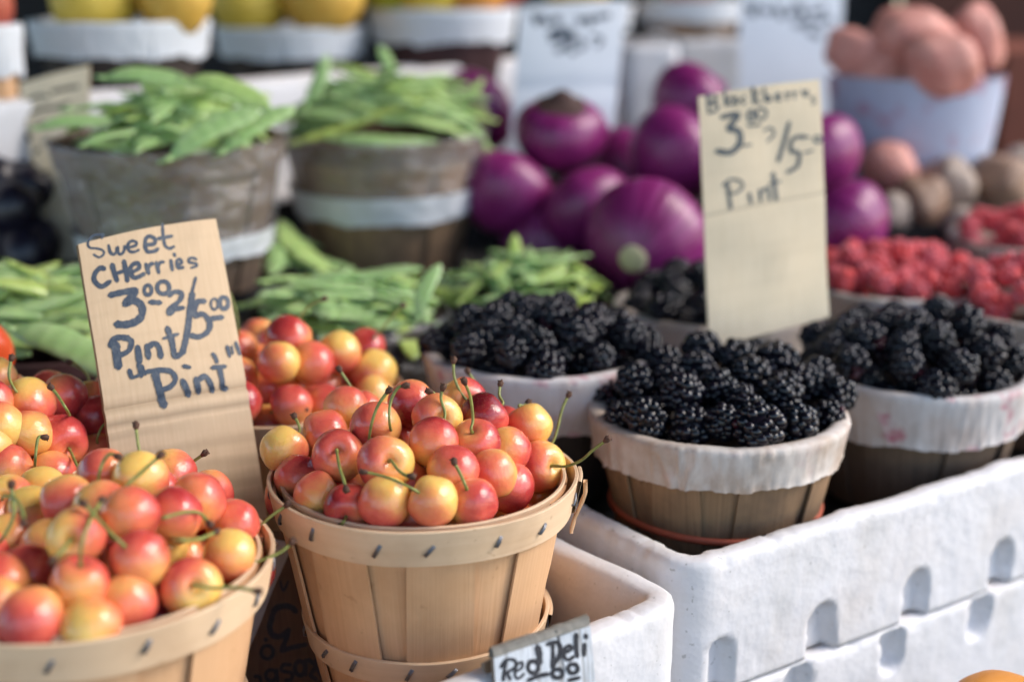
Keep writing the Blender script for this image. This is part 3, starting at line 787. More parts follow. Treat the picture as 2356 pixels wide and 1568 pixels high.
def berry_heap(name, meshes, rim, R, Hd, rb, label, cat, group, seed, listed=None, layers=2, sag=0.004, spacing=1.78):
    rr=random.Random(seed); c0=Vector(rim)-Vector((0,0,sag)); A=R-rb*.7; pts=[]
    if listed:
        for p,r in place_list(listed,c0,A,Hd,rb*.9,rb*1.2,0.16):
            pts.append((p,r)); berry_at(name,rr.choice(meshes),p,r,label,cat,group,rr)
    for lay in range(layers):
        area=PI*A*A; n=int(area/(rb*spacing)**2*1.25)
        for k in range(n):
            f=math.sqrt((k+.5)/n); an=k*2.39996+lay*1.3+seed
            jx,jy=rr.uniform(-.3,.3)*rb,rr.uniform(-.3,.3)*rb
            z=Hd*math.sqrt(max(0,1-f*f*.97))+rr.uniform(-.35,.35)*rb-lay*rb*1.5
            lk=min(1,(A-.30*max(0,-z)-.003*(lay>0))/A)*(1-.06*lay)
            p=c0+Vector(((A*f*math.cos(an)+jx)*lk,(A*f*math.sin(an)+jy)*lk,z))
            if all((p-q).length>(rb+s)*0.83 for q,s in pts):
                if lay>0 and p.y>c0.y+R*.35: continue
                r=rb*rr.uniform(.88,1.12); pts.append((p,r)); berry_at(name,rr.choice(meshes),p,r,label,cat,group,rr)

# ---- pods
def pod_mesh(name, mat, L=0.08, Wd=0.0085, T=0.0028, curve=0.12, seed=0, peas=7):
    mb=MB(); nv=30; nu=14; pts=[]
    for j in range(nv):
        f=j/(nv-1); s=2*f-1
        pr=(1-abs(s)**3.2)**0.75 if abs(s)<1 else 0
        pr=max(pr,0.03); wv=Wd*pr*(1+.02*math.sin(f*peas*2*PI)); th=T*pr**.6*(1+.12*math.cos(f*peas*2*PI))
        x=L*.5*s; yb=curve*L*(1-s*s)*.5
        if s<-.9: yb+=0.0
        zb=0.0035*noise.noise(Vector((f*1.7+seed,seed,0)))
        tw=0.35*noise.noise(Vector((f*1.3,seed*2.2,4)))
        for i in range(nu):
            a=2*PI*i/nu; yy=wv*math.cos(a); zz=th*math.sin(a)
            yy,zz=yy*math.cos(tw)-zz*math.sin(tw),yy*math.sin(tw)+zz*math.cos(tw)
            pts.append(Vector((x,yb+yy,zb+zz)))
    mb.grid(pts,nu,nv,cu=True); mb.fan([i for i in range(nu)][::-1]); b=(nv-1)*nu; mb.fan([b+i for i in range(nu)])
    # calyx
    p0=pts[0]; mb.tube([Vector((-L*.5+.002,0,p0.z)),Vector((-L*.5-.003,.0006,p0.z)),Vector((-L*.5-.008,.002,p0.z))],[.0022,.0017,.0009],6)
    me=mb.mesh(name); me.materials.append(M[mat]); return me
PEA=[pod_mesh('snow_pea_mesh','pea',0.066+.007*s,0.0088+.0006*s,.0024,(.14,-.10,.06,.2)[s],s,7) for s in range(4)]
BEAN=[pod_mesh('flat_bean_mesh','bean',0.095+.008*s,0.0078,.0036,(.08,-.06,.12)[s],s+7,8) for s in range(3)]
def pod_heap(name, meshes, c0, A, Hd, n, label, cat, group, seed, yaw=None, spread=PI, layers=2, scale=1.0, amin=0.0):
    rr=random.Random(seed); c0=Vector(c0)
    for k in range(n):
        lay=k%layers; f=math.sqrt((k+.5)/n)*(1.0 if lay==0 else .9); an=k*2.39996+seed
        x,y=A*f*math.cos(an),A*f*math.sin(an)
        z=Hd*math.sqrt(max(0.0,1-f*f))-lay*.006+rr.uniform(-.002,.003)
        nrm=Vector((x/A**2,y/A**2,max(.05,math.sqrt(max(0,1-f*f)))/Hd)).normalized()
        nrm=(nrm+Vector((0,0,1.1))+Vector((rr.uniform(-.45,.45),rr.uniform(-.45,.45),0))).normalized()
        ya=(yaw if yaw is not None else rr.uniform(0,2*PI))+rr.uniform(-spread,spread)
        xd=Vector((math.cos(ya),math.sin(ya),rr.uniform(-.12,.12)))
        o=bpy.data.objects.new(name,rr.choice(meshes)); COL.objects.link(o); s=scale*rr.uniform(.82,1.12)
        o.matrix_world=Matrix.Translation(c0+Vector((x,y,z)))@orient(nrm,xd)@Matrix.Diagonal((s,s*rr.uniform(.9,1.15),s,1))
        tag(o,label,cat,group)
def pod_at(name, me, px, py, D, ang, tilt, s, label, cat, group):
    """one pod seen at a pixel: ang = direction in the picture, tilt = lean of its flat side"""
    o=bpy.data.objects.new(name,me); COL.objects.link(o)
    xd=RGT*math.cos(ang)+UPV*math.sin(ang); nr=(-FWD*math.sin(tilt)+UPV*math.cos(tilt))
    o.matrix_world=Matrix.Translation(at(px,py,D))@orient(nr,xd)@Matrix.Diagonal((s,s,s,1)) if abs(nr.dot(xd))<.8 else Matrix.Translation(at(px,py,D))@orient(-FWD,xd)@Matrix.Diagonal((s,s,s,1))
    tag(o,label,cat,group)

def lathe(prof, n=40, seed=0, lump=0.0):
    mb=MB(); pts=[]
    for (r,z) in prof:
        for i in range(n):
            a=2*PI*i/n; k=1+lump*noise.noise(Vector((math.cos(a)*1.2+seed,math.sin(a)*1.2,z*1.5)))
            pts.append(Vector((r*k*math.cos(a),r*k*math.sin(a),z)))
    mb.grid(pts,n,len(prof),cu=True); return mb
# ================================================================== THE SETTING
E=math.radians(34.5); e1=Vector((math.cos(E),math.sin(E),0)); e2=Vector((-math.sin(E),math.cos(E),0))
BX=Vector((0.080,0.6027,0))                    # front-left corner of the right foam box
def slab(name, x0,x1,y0,y1,z0,z1, mat, org=None, ang=0.0, label=None, cat=None, kind=None, bev=0.002):
    mb=MB(); mb.box(((x0+x1)/2,(y0+y1)/2,0),x1-x0,y1-y0,z1-z0)
    me=mb.mesh(name,False); bm=bmesh.new(); bm.from_mesh(me)
    bmesh.ops.bevel(bm,geom=list(bm.edges),offset=bev,segments=2,affect='EDGES'); bm.to_mesh(me); bm.free()
    o=link(name,me,M[mat]); o.location=(org or Vector((0,0,0)))+Vector((0,0,CAMZ+(z0+z1)/2)); o.rotation_euler=(0,0,ang)
    tag(o,label,cat,None,kind); return o
# stall: table, dark display step behind the boxes, back wall
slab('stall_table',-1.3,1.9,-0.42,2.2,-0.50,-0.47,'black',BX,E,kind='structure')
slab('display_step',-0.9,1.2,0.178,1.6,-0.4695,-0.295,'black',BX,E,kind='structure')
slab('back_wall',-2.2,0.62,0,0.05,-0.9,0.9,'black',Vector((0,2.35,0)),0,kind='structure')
slab('brown_wall',0.625,2.6,0,0.05,-0.9,0.9,'darkwall',Vector((0,2.3,0)),0,kind='structure')
slab('ground',-4,4,-3,5,-1.0,-0.95,'black',None,0,kind='structure')
slab('table_leg_block',-1.1,1.7,-0.30,1.9,-0.949,-0.5005,'black',BX,E,kind='structure')

slab('added_shade_roof',-3.2,0.85,-1.3,3.0,1.05,1.12,'darkwall',None,0,kind='structure')  # unseen roof, added overhead to block sky light and deepen the shade
def place(px,py,D): return at(px,py,D)

# ---------------------------------------------------------------- foam boxes
foam_box('foam_box','white foam box holding the blackberry baskets, standing on another foam box','',0,0,0,0,0,0) if False else None
def slot_s(px,py):
    d=ray(px,py); n=-e2
    t=(BX-CAM).dot(n)/d.dot(n); q=CAM+d*t
    return (q-BX).dot(e1), q.z
SL_up=[]; SL_lo=[]
for (x,y) in ((1893,1470),(2107,1385),(2303,1300)): SL_up.append((slot_s(x,y)[0],0.0180,CAMZ-.340-.0005,CAMZ-.3130,True))
s_=[q[0] for q in SL_up]
SL_up.append((2*s_[0]-s_[1]-.002,0.0180,CAMZ-.3405,CAMZ-.3130,True))
for a in (1,2): SL_up.append((s_[2]+a*(s_[2]-s_[1]),0.0180,CAMZ-.3405,CAMZ-.3130,True))
for q in SL_up: SL_lo.append((q[0]-0.0175,0.0160,CAMZ-.366,CAMZ-.338,False))
fb=foam_box('foam_box','white foam box with slotted front edge holding the two big blackberry baskets',BX,E,0.62,0.172,CAMZ-.270,CAMZ-.3395,CAMZ-.312,0.0125,0.020,SL_up,0.0022,1,'foam boxes of the stall')
fb2=foam_box('foam_box','lower foam box with hanging slots stacked under the blackberry box',BX+e1*0.0012-e2*0.0004,E,0.618,0.172,CAMZ-.3405,CAMZ-.469,CAMZ-.36,0.0125,0.020,SL_lo,0.0026,2,'foam boxes of the stall')
A1=math.radians(40); f1=Vector((math.cos(A1),math.sin(A1),0)); f2=Vector((-math.sin(A1),math.cos(A1),0))
B1c=Vector((0.082,0.589,0))
o=foam_box('foam_box','white foam box with stained inside around the front cherry baskets',B1c-f1*0.46,A1,0.46,0.186,CAMZ-.277,CAMZ-.356,CAMZ-.342,0.0135,0.022,(),0.0026,3,'foam boxes of the stall')
slab('box_stand',-0.46,0,0.004,0.17,-0.4695,-0.3565,'black',B1c,A1,kind='structure')
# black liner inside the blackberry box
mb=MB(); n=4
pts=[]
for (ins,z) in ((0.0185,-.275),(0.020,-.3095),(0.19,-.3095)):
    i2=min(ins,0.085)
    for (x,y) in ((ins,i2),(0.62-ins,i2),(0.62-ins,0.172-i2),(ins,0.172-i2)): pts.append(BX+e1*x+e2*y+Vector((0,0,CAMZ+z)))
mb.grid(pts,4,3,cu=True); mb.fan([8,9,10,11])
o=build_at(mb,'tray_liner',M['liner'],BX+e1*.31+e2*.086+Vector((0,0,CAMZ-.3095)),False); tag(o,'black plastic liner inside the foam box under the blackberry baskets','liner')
# folded black sheet between box and baskets
# ---------------------------------------------------------------- supports behind
slab('dark_crate',-0.30,-0.155,0.955,1.07,-0.2945,-0.2225,'crate',label='dark wooden crate under the left film-wrapped snow pea basket',cat='crate')
slab('dark_crate',-0.168,-0.035,1.045,1.19,-0.2945,-0.2405,'crate',label='dark wooden crate under the right film-wrapped green bean basket',cat='crate')
slab('dark_crate',0.066,0.30,0.99,1.50,-0.2945,-0.2385,'crate',label='dark crate carrying the heap of red onions',cat='crate')
slab('dark_crate',0.31,0.62,1.165,1.60,-0.2945,-0.213,'crate',label='dark crate carrying loose potatoes and the pale tub',cat='crate')
slab('dark_crate',-0.52,-0.312,0.985,1.11,-0.2945,-0.212,'crate',label='dark crate of black plums at the left edge',cat='crate')
A3=math.radians(50); g1=Vector((math.cos(A3),math.sin(A3),0)); g2=Vector((-math.sin(A3),math.cos(A3),0))
G0=Vector((-0.364,1.0385,0))
o=foam_box('foam_box','long bluish white foam trough in the back in front of the pear baskets',G0-g1*0.16,A3,0.86,0.045,CAMZ-.100,CAMZ-.205,CAMZ-.13,0.015,0.02,(),0.007,4,'foam boxes of the stall')
slab('back_step',-0.2,0.72,0.05,0.6,-0.2946,-0.166,'black',G0,A3,kind='structure')
slab('back_step',-0.1,0.62,1.68,2.2,-0.2947,-0.152,'black',None,0,kind='structure')
o=foam_box('foam_box','small greyish white foam box behind the white paper sign',place(1432,200,1.42).to_2d().to_3d(),math.radians(12),0.062,0.16,CAMZ-.083,CAMZ-.20,CAMZ-.19,0.012,0.014,(),0.006,5,'foam boxes of the stall',inner_stain=.3)
o=foam_box('foam_box','pale grey foam box between the two white signs in the back',place(1548,150,1.62).to_2d().to_3d(),math.radians(8),0.09,0.16,CAMZ-.088,CAMZ-.20,CAMZ-.19,0.012,0.014,(),0.006,6,'foam boxes of the stall',inner_stain=.5)
slab('back_step',0.10,0.305,1.515,1.655,-0.2948,-0.202,'black',None,0,kind='structure')
slab('board_crate',0.548,1.10,1.605,1.9,-0.60,-0.10,'redwood',label='red brown wooden crate at the right edge behind the potatoes',cat='crate')

# ================================================================== BASKETS
GB='produce baskets on the stall'
R0=0.0713
rim_c=place(975,1086,0.65)
make_basket('cherry_basket','pale wooden basket of cherries in the centre front, fully in view with stapled hoops',rim_c,R0-.0036,0.115,nst=17,hoops=((0,0.0165),(0.066,0.012)),staples=16,seed=3,group=GB,tab=True)
rim_l=place(190,1280,0.570)
make_basket('cherry_basket','pale wooden basket of cherries cut by the bottom left corner',rim_l,0.0729,0.115,nst=17,hoops=((0,0.0165),(0.066,0.012)),staples=16,seed=5,group=GB)
rim_bl=place(36,1005,0.70)
make_basket('cherry_basket','pale wooden basket of cherries at the left edge behind the front left one',rim_bl,R0-.0036,0.072,nst=17,hoops=((0,0.0165),),staples=16,seed=6,group=GB)
rim_bc=place(635,892,0.79)
make_basket('cherry_basket','pale wooden basket of cherries half hidden behind the sweet cherries sign',rim_bc,R0-.0036,0.064,nst=17,hoops=((0,0.0165),),staples=16,seed=8,group=GB)
rim_b1=place(1652,944,0.752)
make_basket('blackberry_basket','weathered basket of blackberries with paper collar and orange rubber band',rim_b1,R0-.0075,0.078,'stave_grey','hoop',0.2,17,((0.001,0.016),),0,'paper',0.021,None,(0.0275,0.0040),(0,0),11,GB,0.10)
rim_b2=place(2107,842,0.835)
make_basket('blackberry_basket','dark basket of blackberries with pink stained paper collar at the right edge',rim_b2,R0-.0075,0.076,'stave_film','hoop',0.2,17,((0.001,0.016),),0,'paper_pink',0.030,None,None,(0,0),12,GB,0.08)
rim_b3=place(1245,802,0.820)
make_basket('blackberry_basket','blackberry basket with stained paper collar right behind the centre cherry basket',rim_b3,R0-.0075,0.0785,'stave_dark','hoop',0.2,17,((0.001,0.016),),0,'paper_pink',0.034,None,None,(0,0),13,GB,0.1)
rim_b4=place(1650,700,0.935)
make_basket('blackberry_basket','small blackberry basket mostly hidden behind the cream blackberries card',rim_b4,R0-.0075,0.075,'stave_brown','hoop',0.2,17,((0.001,0.016),),0,'paper',0.022,None,None,(0,0),14,GB,0.1)
rim_r1=place(2060,645,0.985)
make_basket('raspberry_basket','raspberry basket directly right of the cream blackberries card',rim_r1,R0-.006,0.080,'stave_brown','hoop',0.2,17,((0.001,0.016),),0,'paper',0.024,None,None,(0,0),15,GB)
rim_r2=place(2410,700,0.905)
make_basket('raspberry_basket','raspberry basket cut by the right edge behind the rightmost blackberries',rim_r2,R0-.006,0.083,'stave_brown','hoop',0.2,17,((0.001,0.016),),0,'paper',0.024,None,None,(0,0),16,GB)
rim_r3=place(2392,548,1.12)
make_basket('raspberry_basket','farthest raspberry basket at the right edge below the grey potatoes',rim_r3,R0-.006,0.082,'stave_brown','hoop',0.2,17,((0.001,0.016),),0,'paper',0.020,None,None,(0,0),17,GB)
FB=lambda a,b:[(0.0048,0.003,a,'plastic_wrap',0.0016),(0.0064,b,a-.003,'plastic_band',0.0012)]
rim_p1=place(392,312,0.977)
make_basket('snow_pea_basket','left tall basket wrapped in clear film and heaped with flat snow peas',rim_p1,0.0770,0.104,'stave_film','stave_film',0.22,18,((0.002,0.014),),0,None,0,FB(-.074,-.060),None,(0.04,0),21,GB)
rim_p2=place(885,298,1.118)
make_basket('bean_basket','right tall grey basket wrapped in clear film and heaped with flat green beans',rim_p2,0.0775,0.109,'stave_grey','stave_film',0.20,18,((0.002,0.014),),0,None,0,FB(-.058,-.040),None,(0.04,0),22,GB)
rim_p3=place(790,722,0.93)
make_basket('snow_pea_basket','low dark basket of snow peas in front of the bean basket',rim_p3,0.0655,0.07,'stave_dark','stave_dark',0.15,17,((0.001,0.014),),0,None,0,[(0.0045,0.004,-.03,'plastic_wrap',0.0012)],None,(0,0),23,GB)
rim_p4=place(1212,690,0.985)
make_basket('snow_pea_basket','low dark basket of small snow peas behind the blackberries, below the onions',rim_p4,0.0590,0.066,'stave_dark','stave_dark',0.15,17,((0.001,0.014),),0,None,0,[(0.0045,0.004,-.03,'plastic_wrap',0.0012)],None,(0,0),24,GB)
rim_p5=place(92,775,0.885)
make_basket('bean_basket','low maroon basket of long green pods at the left edge behind the cherries',rim_p5,0.0665,0.068,'stave_maroon','stave_maroon',0.15,17,((0.0,0.012),),0,None,0,None,None,(0,0),25,GB)
# row in the back
rim_a=place(277,48,1.20); make_basket('pear_basket','dark basket with white paper collar holding two large yellow pears, upper left',rim_a,0.0705,0.115,'stave_dark','stave_dark',0.2,17,((0.001,0.016),),0,'paper_clean',0.028,None,None,(0,0),31,GB,0.15)
rim_b=place(670,62,1.418); make_basket('pear_basket','white collared dark basket of golden pears above the gap between the pea baskets',rim_b,0.0705,0.099,'stave_dark','stave_dark',0.2,17,((0.001,0.016),),0,'paper_clean',0.028,None,None,(0,0),32,GB,0.15)
rim_cc=place(1018,22,1.434); make_basket('fruit_basket','maroon basket with white collar holding mixed green and orange fruit, top centre',rim_cc,0.0705,0.116,'stave_maroon','stave_dark',0.2,17,((0.001,0.016),),0,'paper_clean',0.030,None,None,(0,0),33,GB,0.15)
rim_z=place(-62,60,1.06); make_basket('fruit_basket','tan basket with white collar cut by the upper left edge',rim_z,0.0300,0.105,'stave','stave',0.08,12,((0.001,0.016),),0,'paper_clean',0.036,None,None,(0,0),34,GB,0.1)
rim_d=place(1330,12,1.76); make_basket('fruit_basket','basket with white collar behind the top of the white paper sign',rim_d,0.064,0.10,'stave_dark','stave_dark',0.2,17,((0.001,0.016),),0,'paper_clean',0.030,None,None,(0,0),35,GB,0.1)
rim_e=place(1585,2,1.80); make_basket('fruit_basket','brown basket with white collar between the two white signs at the top',rim_e,0.064,0.09,'stave_brown','stave_brown',0.2,17,((0.001,0.016),),0,'paper_clean',0.025,None,None,(0,0),36,GB,0.1)
# pale tub for potatoes
rim_t=place(2106,172,1.30)
prof=[(0.0005,-.094),(0.066,-.094),(0.0665,-.093),(0.0745,-.04),(0.0790,0.0),(0.0795,.001),(0.0785,.0012),(0.0770,-.001),(0.070,-.05),(0.064,-.088),(0.0005,-.089)]
pr=[]
for i in range(len(prof)-1):
    for k in range(4): pr.append(tuple(prof[i][j]+(prof[i+1][j]-prof[i][j])*k/4 for j in (0,1)))
pr.append(prof[-1]); mb=lathe(pr,72,3,0.03); mb.v=[Vector((p.x,p.y,p.z+.094)) for p in mb.v]
o=mb.build('paper_tub',M['paper_tub']); o.location=rim_t-Vector((0,0,.094)); tag(o,'pale blue grey paper tub full of pink potatoes, upper right','tub',GB)

# ================================================================== SIGNS
def T(k,ox,oy): return lambda x,y:(ox+k*x,oy+k*y)
s1=Sign('price_sign','tan cardboard sign lettered Sweet Cherries 3.00 Pint in navy marker',[(180,562,0.682),(497,503,0.718),(628,1212,0.698),(293,1262,0.664)],'card','card_edge',0.0042,0.0030,((0.55,0.0016,0.012),(0.61,0.0013,0.010)),seed=1,wav=.0012,bend=(.58,-.016),group='price signs of the stall')
t1=T(.4401,143.8,460.2)
S1=[([(205,190),(190,191),(165,190),(140,205),(129,235),(142,256),(175,262),(203,274),(209,293),(186,309),(158,291)],10),([(207,187),(198,212)],10),
([(232,248),(240,284),(256,299),(270,288),(276,262),(282,294),(297,299),(309,283),(313,256)],13),([(330,268),(366,258),(371,240),(346,234),(328,254),(335,284),(360,291),(386,280)],13),
([(415,255),(462,250),(468,225),(440,210),(420,225),(417,262),(430,290),(465,288),(486,274)],17),([(508,143),(511,200),(521,255),(545,272),(572,260)],14),([(483,223),(520,215),(561,207)],16),
([(214,374),(196,364),(171,385),(162,420),(180,450),(205,462),(244,436)],21),([(250,348),(262,395),(277,440)],21),([(309,333),(318,385),(328,442)],20),([(262,402),(322,384)],16),
([(345,398),(385,376),(378,350),(350,360),(340,393),(360,424),(385,420),(415,404)],18),([(420,352),(437,407)],16),([(430,382),(445,357),(461,353)],16),([(474,343),(489,402)],16),([(483,372),(496,347),(517,344)],15),
([(552,333),(561,387)],16),([(569,297),(576,314)],14),([(590,356),(611,345),(600,326),(584,340),(591,371),(621,369)],14),([(691,326),(668,318),(650,326),(652,342),(685,347),(690,360),(660,371)],12),
([(240,511),(300,499),(376,488)],27),([(374,490),(345,528),(315,560),(358,543),(397,568),(402,615),(374,650),(320,667),(270,663)],32),
circ(432,490,19,26,16),circ(512,477,32,33,19),([(440,552),(500,556)],22),([(541,520),(570,499),(609,505),(601,540),(570,568),(540,594),(545,612),(575,589),(622,580)],21),
([(686,420),(674,465),(664,500)],13),([(668,500),(655,580),(640,690),(625,760),(609,822)],28),([(737,544),(690,553),(681,618),(722,612),(757,650),(750,700),(700,732),(655,724)],24),
circ(786,558,19,29,11),circ(840,550,24,31,20),([(766,635),(834,626)],22),
([(242,778),(262,740),(300,733),(335,735)],24),([(268,760),(276,830),(287,892)],34),([(300,735),(345,752),(340,795),(318,815),(285,828)],22),([(378,782),(390,868)],25),([(424,775),(436,846)],24),([(432,788),(460,768),(486,785),(499,842)],24),
([(530,683),(553,750),(562,800),(572,836),(604,822)],25),([(510,742),(590,718)],15),([(338,902),(353,946)],18),([(352,946),(388,932)],14),([(383,872),(401,940)],18),([(401,880),(420,930)],12),
([(422,915),(500,907),(552,916),(574,955),(548,992),(505,1008)],22),([(468,920),(487,990),(520,1094)],32),([(613,885),(651,893)],18),([(609,958),(650,1038)],27),([(680,948),(702,1022)],25),([(690,962),(730,938),(758,970),(778,1014)],25),
([(772,818),(790,842),(798,866)],18),([(768,892),(846,884)],20),([(808,885),(825,950),(832,992),(858,998)],24),([(854,778),(870,832)],17),([(880,775),(888,818)],10),([(903,755),(927,818)],17)]
s1.write(S1,'ink_blue',t1,.4401)
s2=Sign('price_sign','cream card lettered Blackberries 3.00 Pint standing behind the blackberries',[(1607,222,0.850),(1886,183,0.856),(1910,728,0.842),(1634,800,0.832)],'card_cream','card_tan',0.0022,0.0016,((0.49,0.0010,0.006),),seed=2,wav=.0014,bend=(.5,-.008),bottom_curl=0.004,group='price signs of the stall')
t2=T(.4218,1553,143.8)
S2=[([(178,183),(182,272)],14),([(168,192),(208,180),(227,208),(187,225),(232,240),(220,270),(178,281)],14),([(265,148),(275,247)],13),circ(306,217,18,22,12),([(330,195),(334,242)],12),([(376,197),(356,214),(376,236)],12),
([(420,143),(426,237)],13),([(450,170),(427,205),(457,232)],13),([(480,150),(488,225)],12),circ(502,210,13,15,11),([(545,207),(570,192),(552,180),(545,214),(573,216)],11),([(600,168),(608,216)],10),([(605,188),(630,174)],10),([(642,165),(649,210)],9),([(646,182),(666,170)],9),([(690,152),(700,195)],8),([(706,178),(728,168),(712,158),(706,182),(730,190)],7),([(768,190),(740,200),(765,222),(740,236)],7),
([(250,307),(341,295),(291,368),(342,384),(350,448),(300,500),(224,490)],26),circ(410,302,17,27,14),circ(466,290,27,29,12),([(390,357),(460,349)],12),([(480,382),(520,366),(536,400),(500,440)],10),([(620,335),(592,440),(560,547)],17),
([(708,410),(640,425),(630,490),(672,500),(666,570),(608,607)],17),([(700,500),(752,488)],9),circ(776,426,20,18,11),([(690,422),(730,414)],9),
([(284,668),(302,806)],17),([(258,680),(300,648),(352,656),(366,686),(340,716),(306,724)],11),([(402,722),(412,778)],14),([(460,702),(465,766)],15),([(463,722),(502,692),(512,757)],13),([(533,610),(540,680),(550,757)],17),([(513,672),(572,655)],12),([(362,466),(415,459)],9)]
s2.write(S2,'ink_grey',t2,.4218,0.1,lift=0.0003)
# dark upside-down cardboard in the box
s3=Sign('price_sign','dark brown cardboard with upside down raspberry lettering wedged between the baskets',[(470,1225,0.705),(775,1215,0.705),(800,1690,0.690),(478,1700,0.690)],'card_dark','card_edge',0.003,0.0,(),seed=3,group='price signs of the stall')
t3=T(.2113,546.4,1236.7)
S3=[([(468,470),(500,582),(556,474)],22),([(640,815),(600,775),(540,752),(450,765),(400,800),(368,900),(352,980),(380,1062),(470,1080),(560,1010)],52),([(560,1000),(525,1120),(478,1245)],44),([(478,1240),(600,1200),(750,1168)],44),
circ(325,1252,66,72,34),([(300,1105),(320,1128)],34),([(880,1290),(850,1400),(935,1525)],40),([(770,1330),(850,1400),(800,1500),(860,1545)],40),circ(682,1425,56,78,38),([(742,1330),(746,1508)],34),([(582,1388),(500,1390),(482,1450),(590,1480),(585,1545),(515,1562)],34),circ(366,1502,56,60,34),([(425,1440),(440,1570)],34),([(185,1515),(240,1520),(255,1580)],34)]
s3.write(S3,'ink_black',t3,.2113,0.1)
# painted wooden price board, leaning on the front wall of the front box
zf=0.566
s4=Sign('price_board','weathered white painted wood board lettered Red Deli at the bottom edge',[(1136,1512,0.566),(1358,1438,0.578),(1376,1640,0.571),(1150,1716,0.559)],'paintwood','endgrain',0.006,0.0,(),seed=4,cat='price board',group='price signs of the stall')
t4=T(.1953,977.8,1351.7)
S4=[([(950,870),(928,990),(918,1095)],36),([(888,940),(945,852),(1045,850),(1062,925),(975,990),(965,1010),(1003,1080)],34),([(1062,985),(1128,945),(1142,882),(1095,890),(1056,960),(1056,1040),(1095,1068),(1162,1010)],28),
circ(1268,932,62,72,44),([(1320,690),(1342,800),(1335,900)],70),([(1500,640),(1503,800),(1488,945)],40),([(1428,668),(1550,640),(1592,720),(1562,830),(1488,935)],44),
([(1640,765),(1720,722),(1700,682),(1640,722),(1640,818),(1690,848),(1748,808)],38),([(1776,538),(1778,680),(1790,815)],48),([(1878,660),(1870,800)],48),([(1885,548),(1900,590)],44),circ(1553,1010,62,52,46),circ(1735,952,58,55,44),([(1200,1095),(1330,1040),(1452,1015)],44),([(1680,1092),(1822,1056)],40)]
s4.write(S4,'ink_black',t4,.1953,0.1)
s4.write([([(1540,500),(1572,600),(1585,720)],14),([(1600,750),(1615,850),(1640,970)],7)],'ink_black',t4,.1953,0.2,'crack',0.0006)
# end-grain top of the board
mb=MB(); pts=[]; nb=24
for (dv,dn) in ((0.0,0.0003),(-.003,-.0005),(-.0045,-.0045),(-.003,-.0085),(0.0,-.009)):
    for i in range(nb+1):
        u=i/nb; p=s4.W[0].lerp(s4.W[1],u); up=(s4.W[0]-s4.W[3]).normalized()
        e=nz(p,260,3)*.0006+nz(p,90,1)*.0006
        pts.append(p+s4.n*(dn)+up*(-dv+e)-s4.org)
mb.grid(pts,nb+1,5); mb.build('board_top',M['endgrain'],s4.o)
# stake beside the board
s5=Sign('wooden_stake','narrow worn brown wooden stake left of the painted board',[(1114,1524,0.573),(1138,1512,0.575),(1150,1700,0.568),(1122,1706,0.566)],'endgrain','endgrain',0.004,0,(),4,10,seed=6,cat='stake')
s5.o.data.materials[0]=M['stave_brown']; 
# far signs
s6=Sign('price_sign','tan cardboard sign with faint scribbles behind the left snow pea basket',[(44,193,1.045),(206,150,1.050),(196,600,1.035),(112,600,1.030)],'card_tan','card_edge',0.003,0.001,(),seed=7,group='price signs of the stall')
S6=[([(66,232),(90,222),(112,226)],5),([(120,214),(150,206),(182,200)],6),([(72,262),(100,252),(128,250),(160,238)],5),([(76,296),(108,286),(140,280)],5),([(62,310),(68,322)],8),([(82,352),(90,345)],7),([(100,330),(118,322)],7),([(66,368),(76,402)],9),([(92,405),(112,398)],6)]
s6.write(S6,'ink_black',sc_=1.2)
s7=Sign('price_sign','white paper sign with a price above the upright red onion',[(1196,18,1.262),(1440,2,1.268),(1404,400,1.24),(1168,400,1.24)],'card_white','card_white',0.0015,0.002,((0.5,0.002,0.05),),seed=8,group='price signs of the stall')
S7=[([(1228,35),(1236,58)],9),([(1228,48),(1252,46),(1258,60)],8),([(1268,50),(1284,46),(1280,60)],7),([(1330,45),(1336,60)],8),([(1342,50),(1362,46),(1356,62)],7),([(1372,44),(1402,38)],8),([(1262,82),(1312,74)],10),([(1266,98),(1306,84),(1316,98),(1280,122)],9),([(1330,92),(1344,108),(1332,118)],6),([(1360,88),(1384,94),(1372,112)],5),([(1310,122),(1322,126)],8)]
s7.write(S7,'ink_blue',sc_=1.35)
s8=Sign('price_sign','white paper sign left of the potato tub at the top',[(1702,-26,1.50),(1944,-34,1.505),(1918,300,1.48),(1700,300,1.475)],'card_white','card_white',0.0015,0.002,(),seed=9,group='price signs of the stall')
S8=[([(1718,14),(1730,34),(1740,14)],8),([(1752,26),(1772,30)],9),([(1784,20),(1798,44)],9),([(1812,40),(1836,20),(1850,38)],10),([(1868,30),(1896,24)],9),([(1828,62),(1868,52)],10),([(1880,56),(1912,46)],9),([(1860,76),(1886,88)],8)]
s8.write(S8,'ink_blue',sc_=1.35)
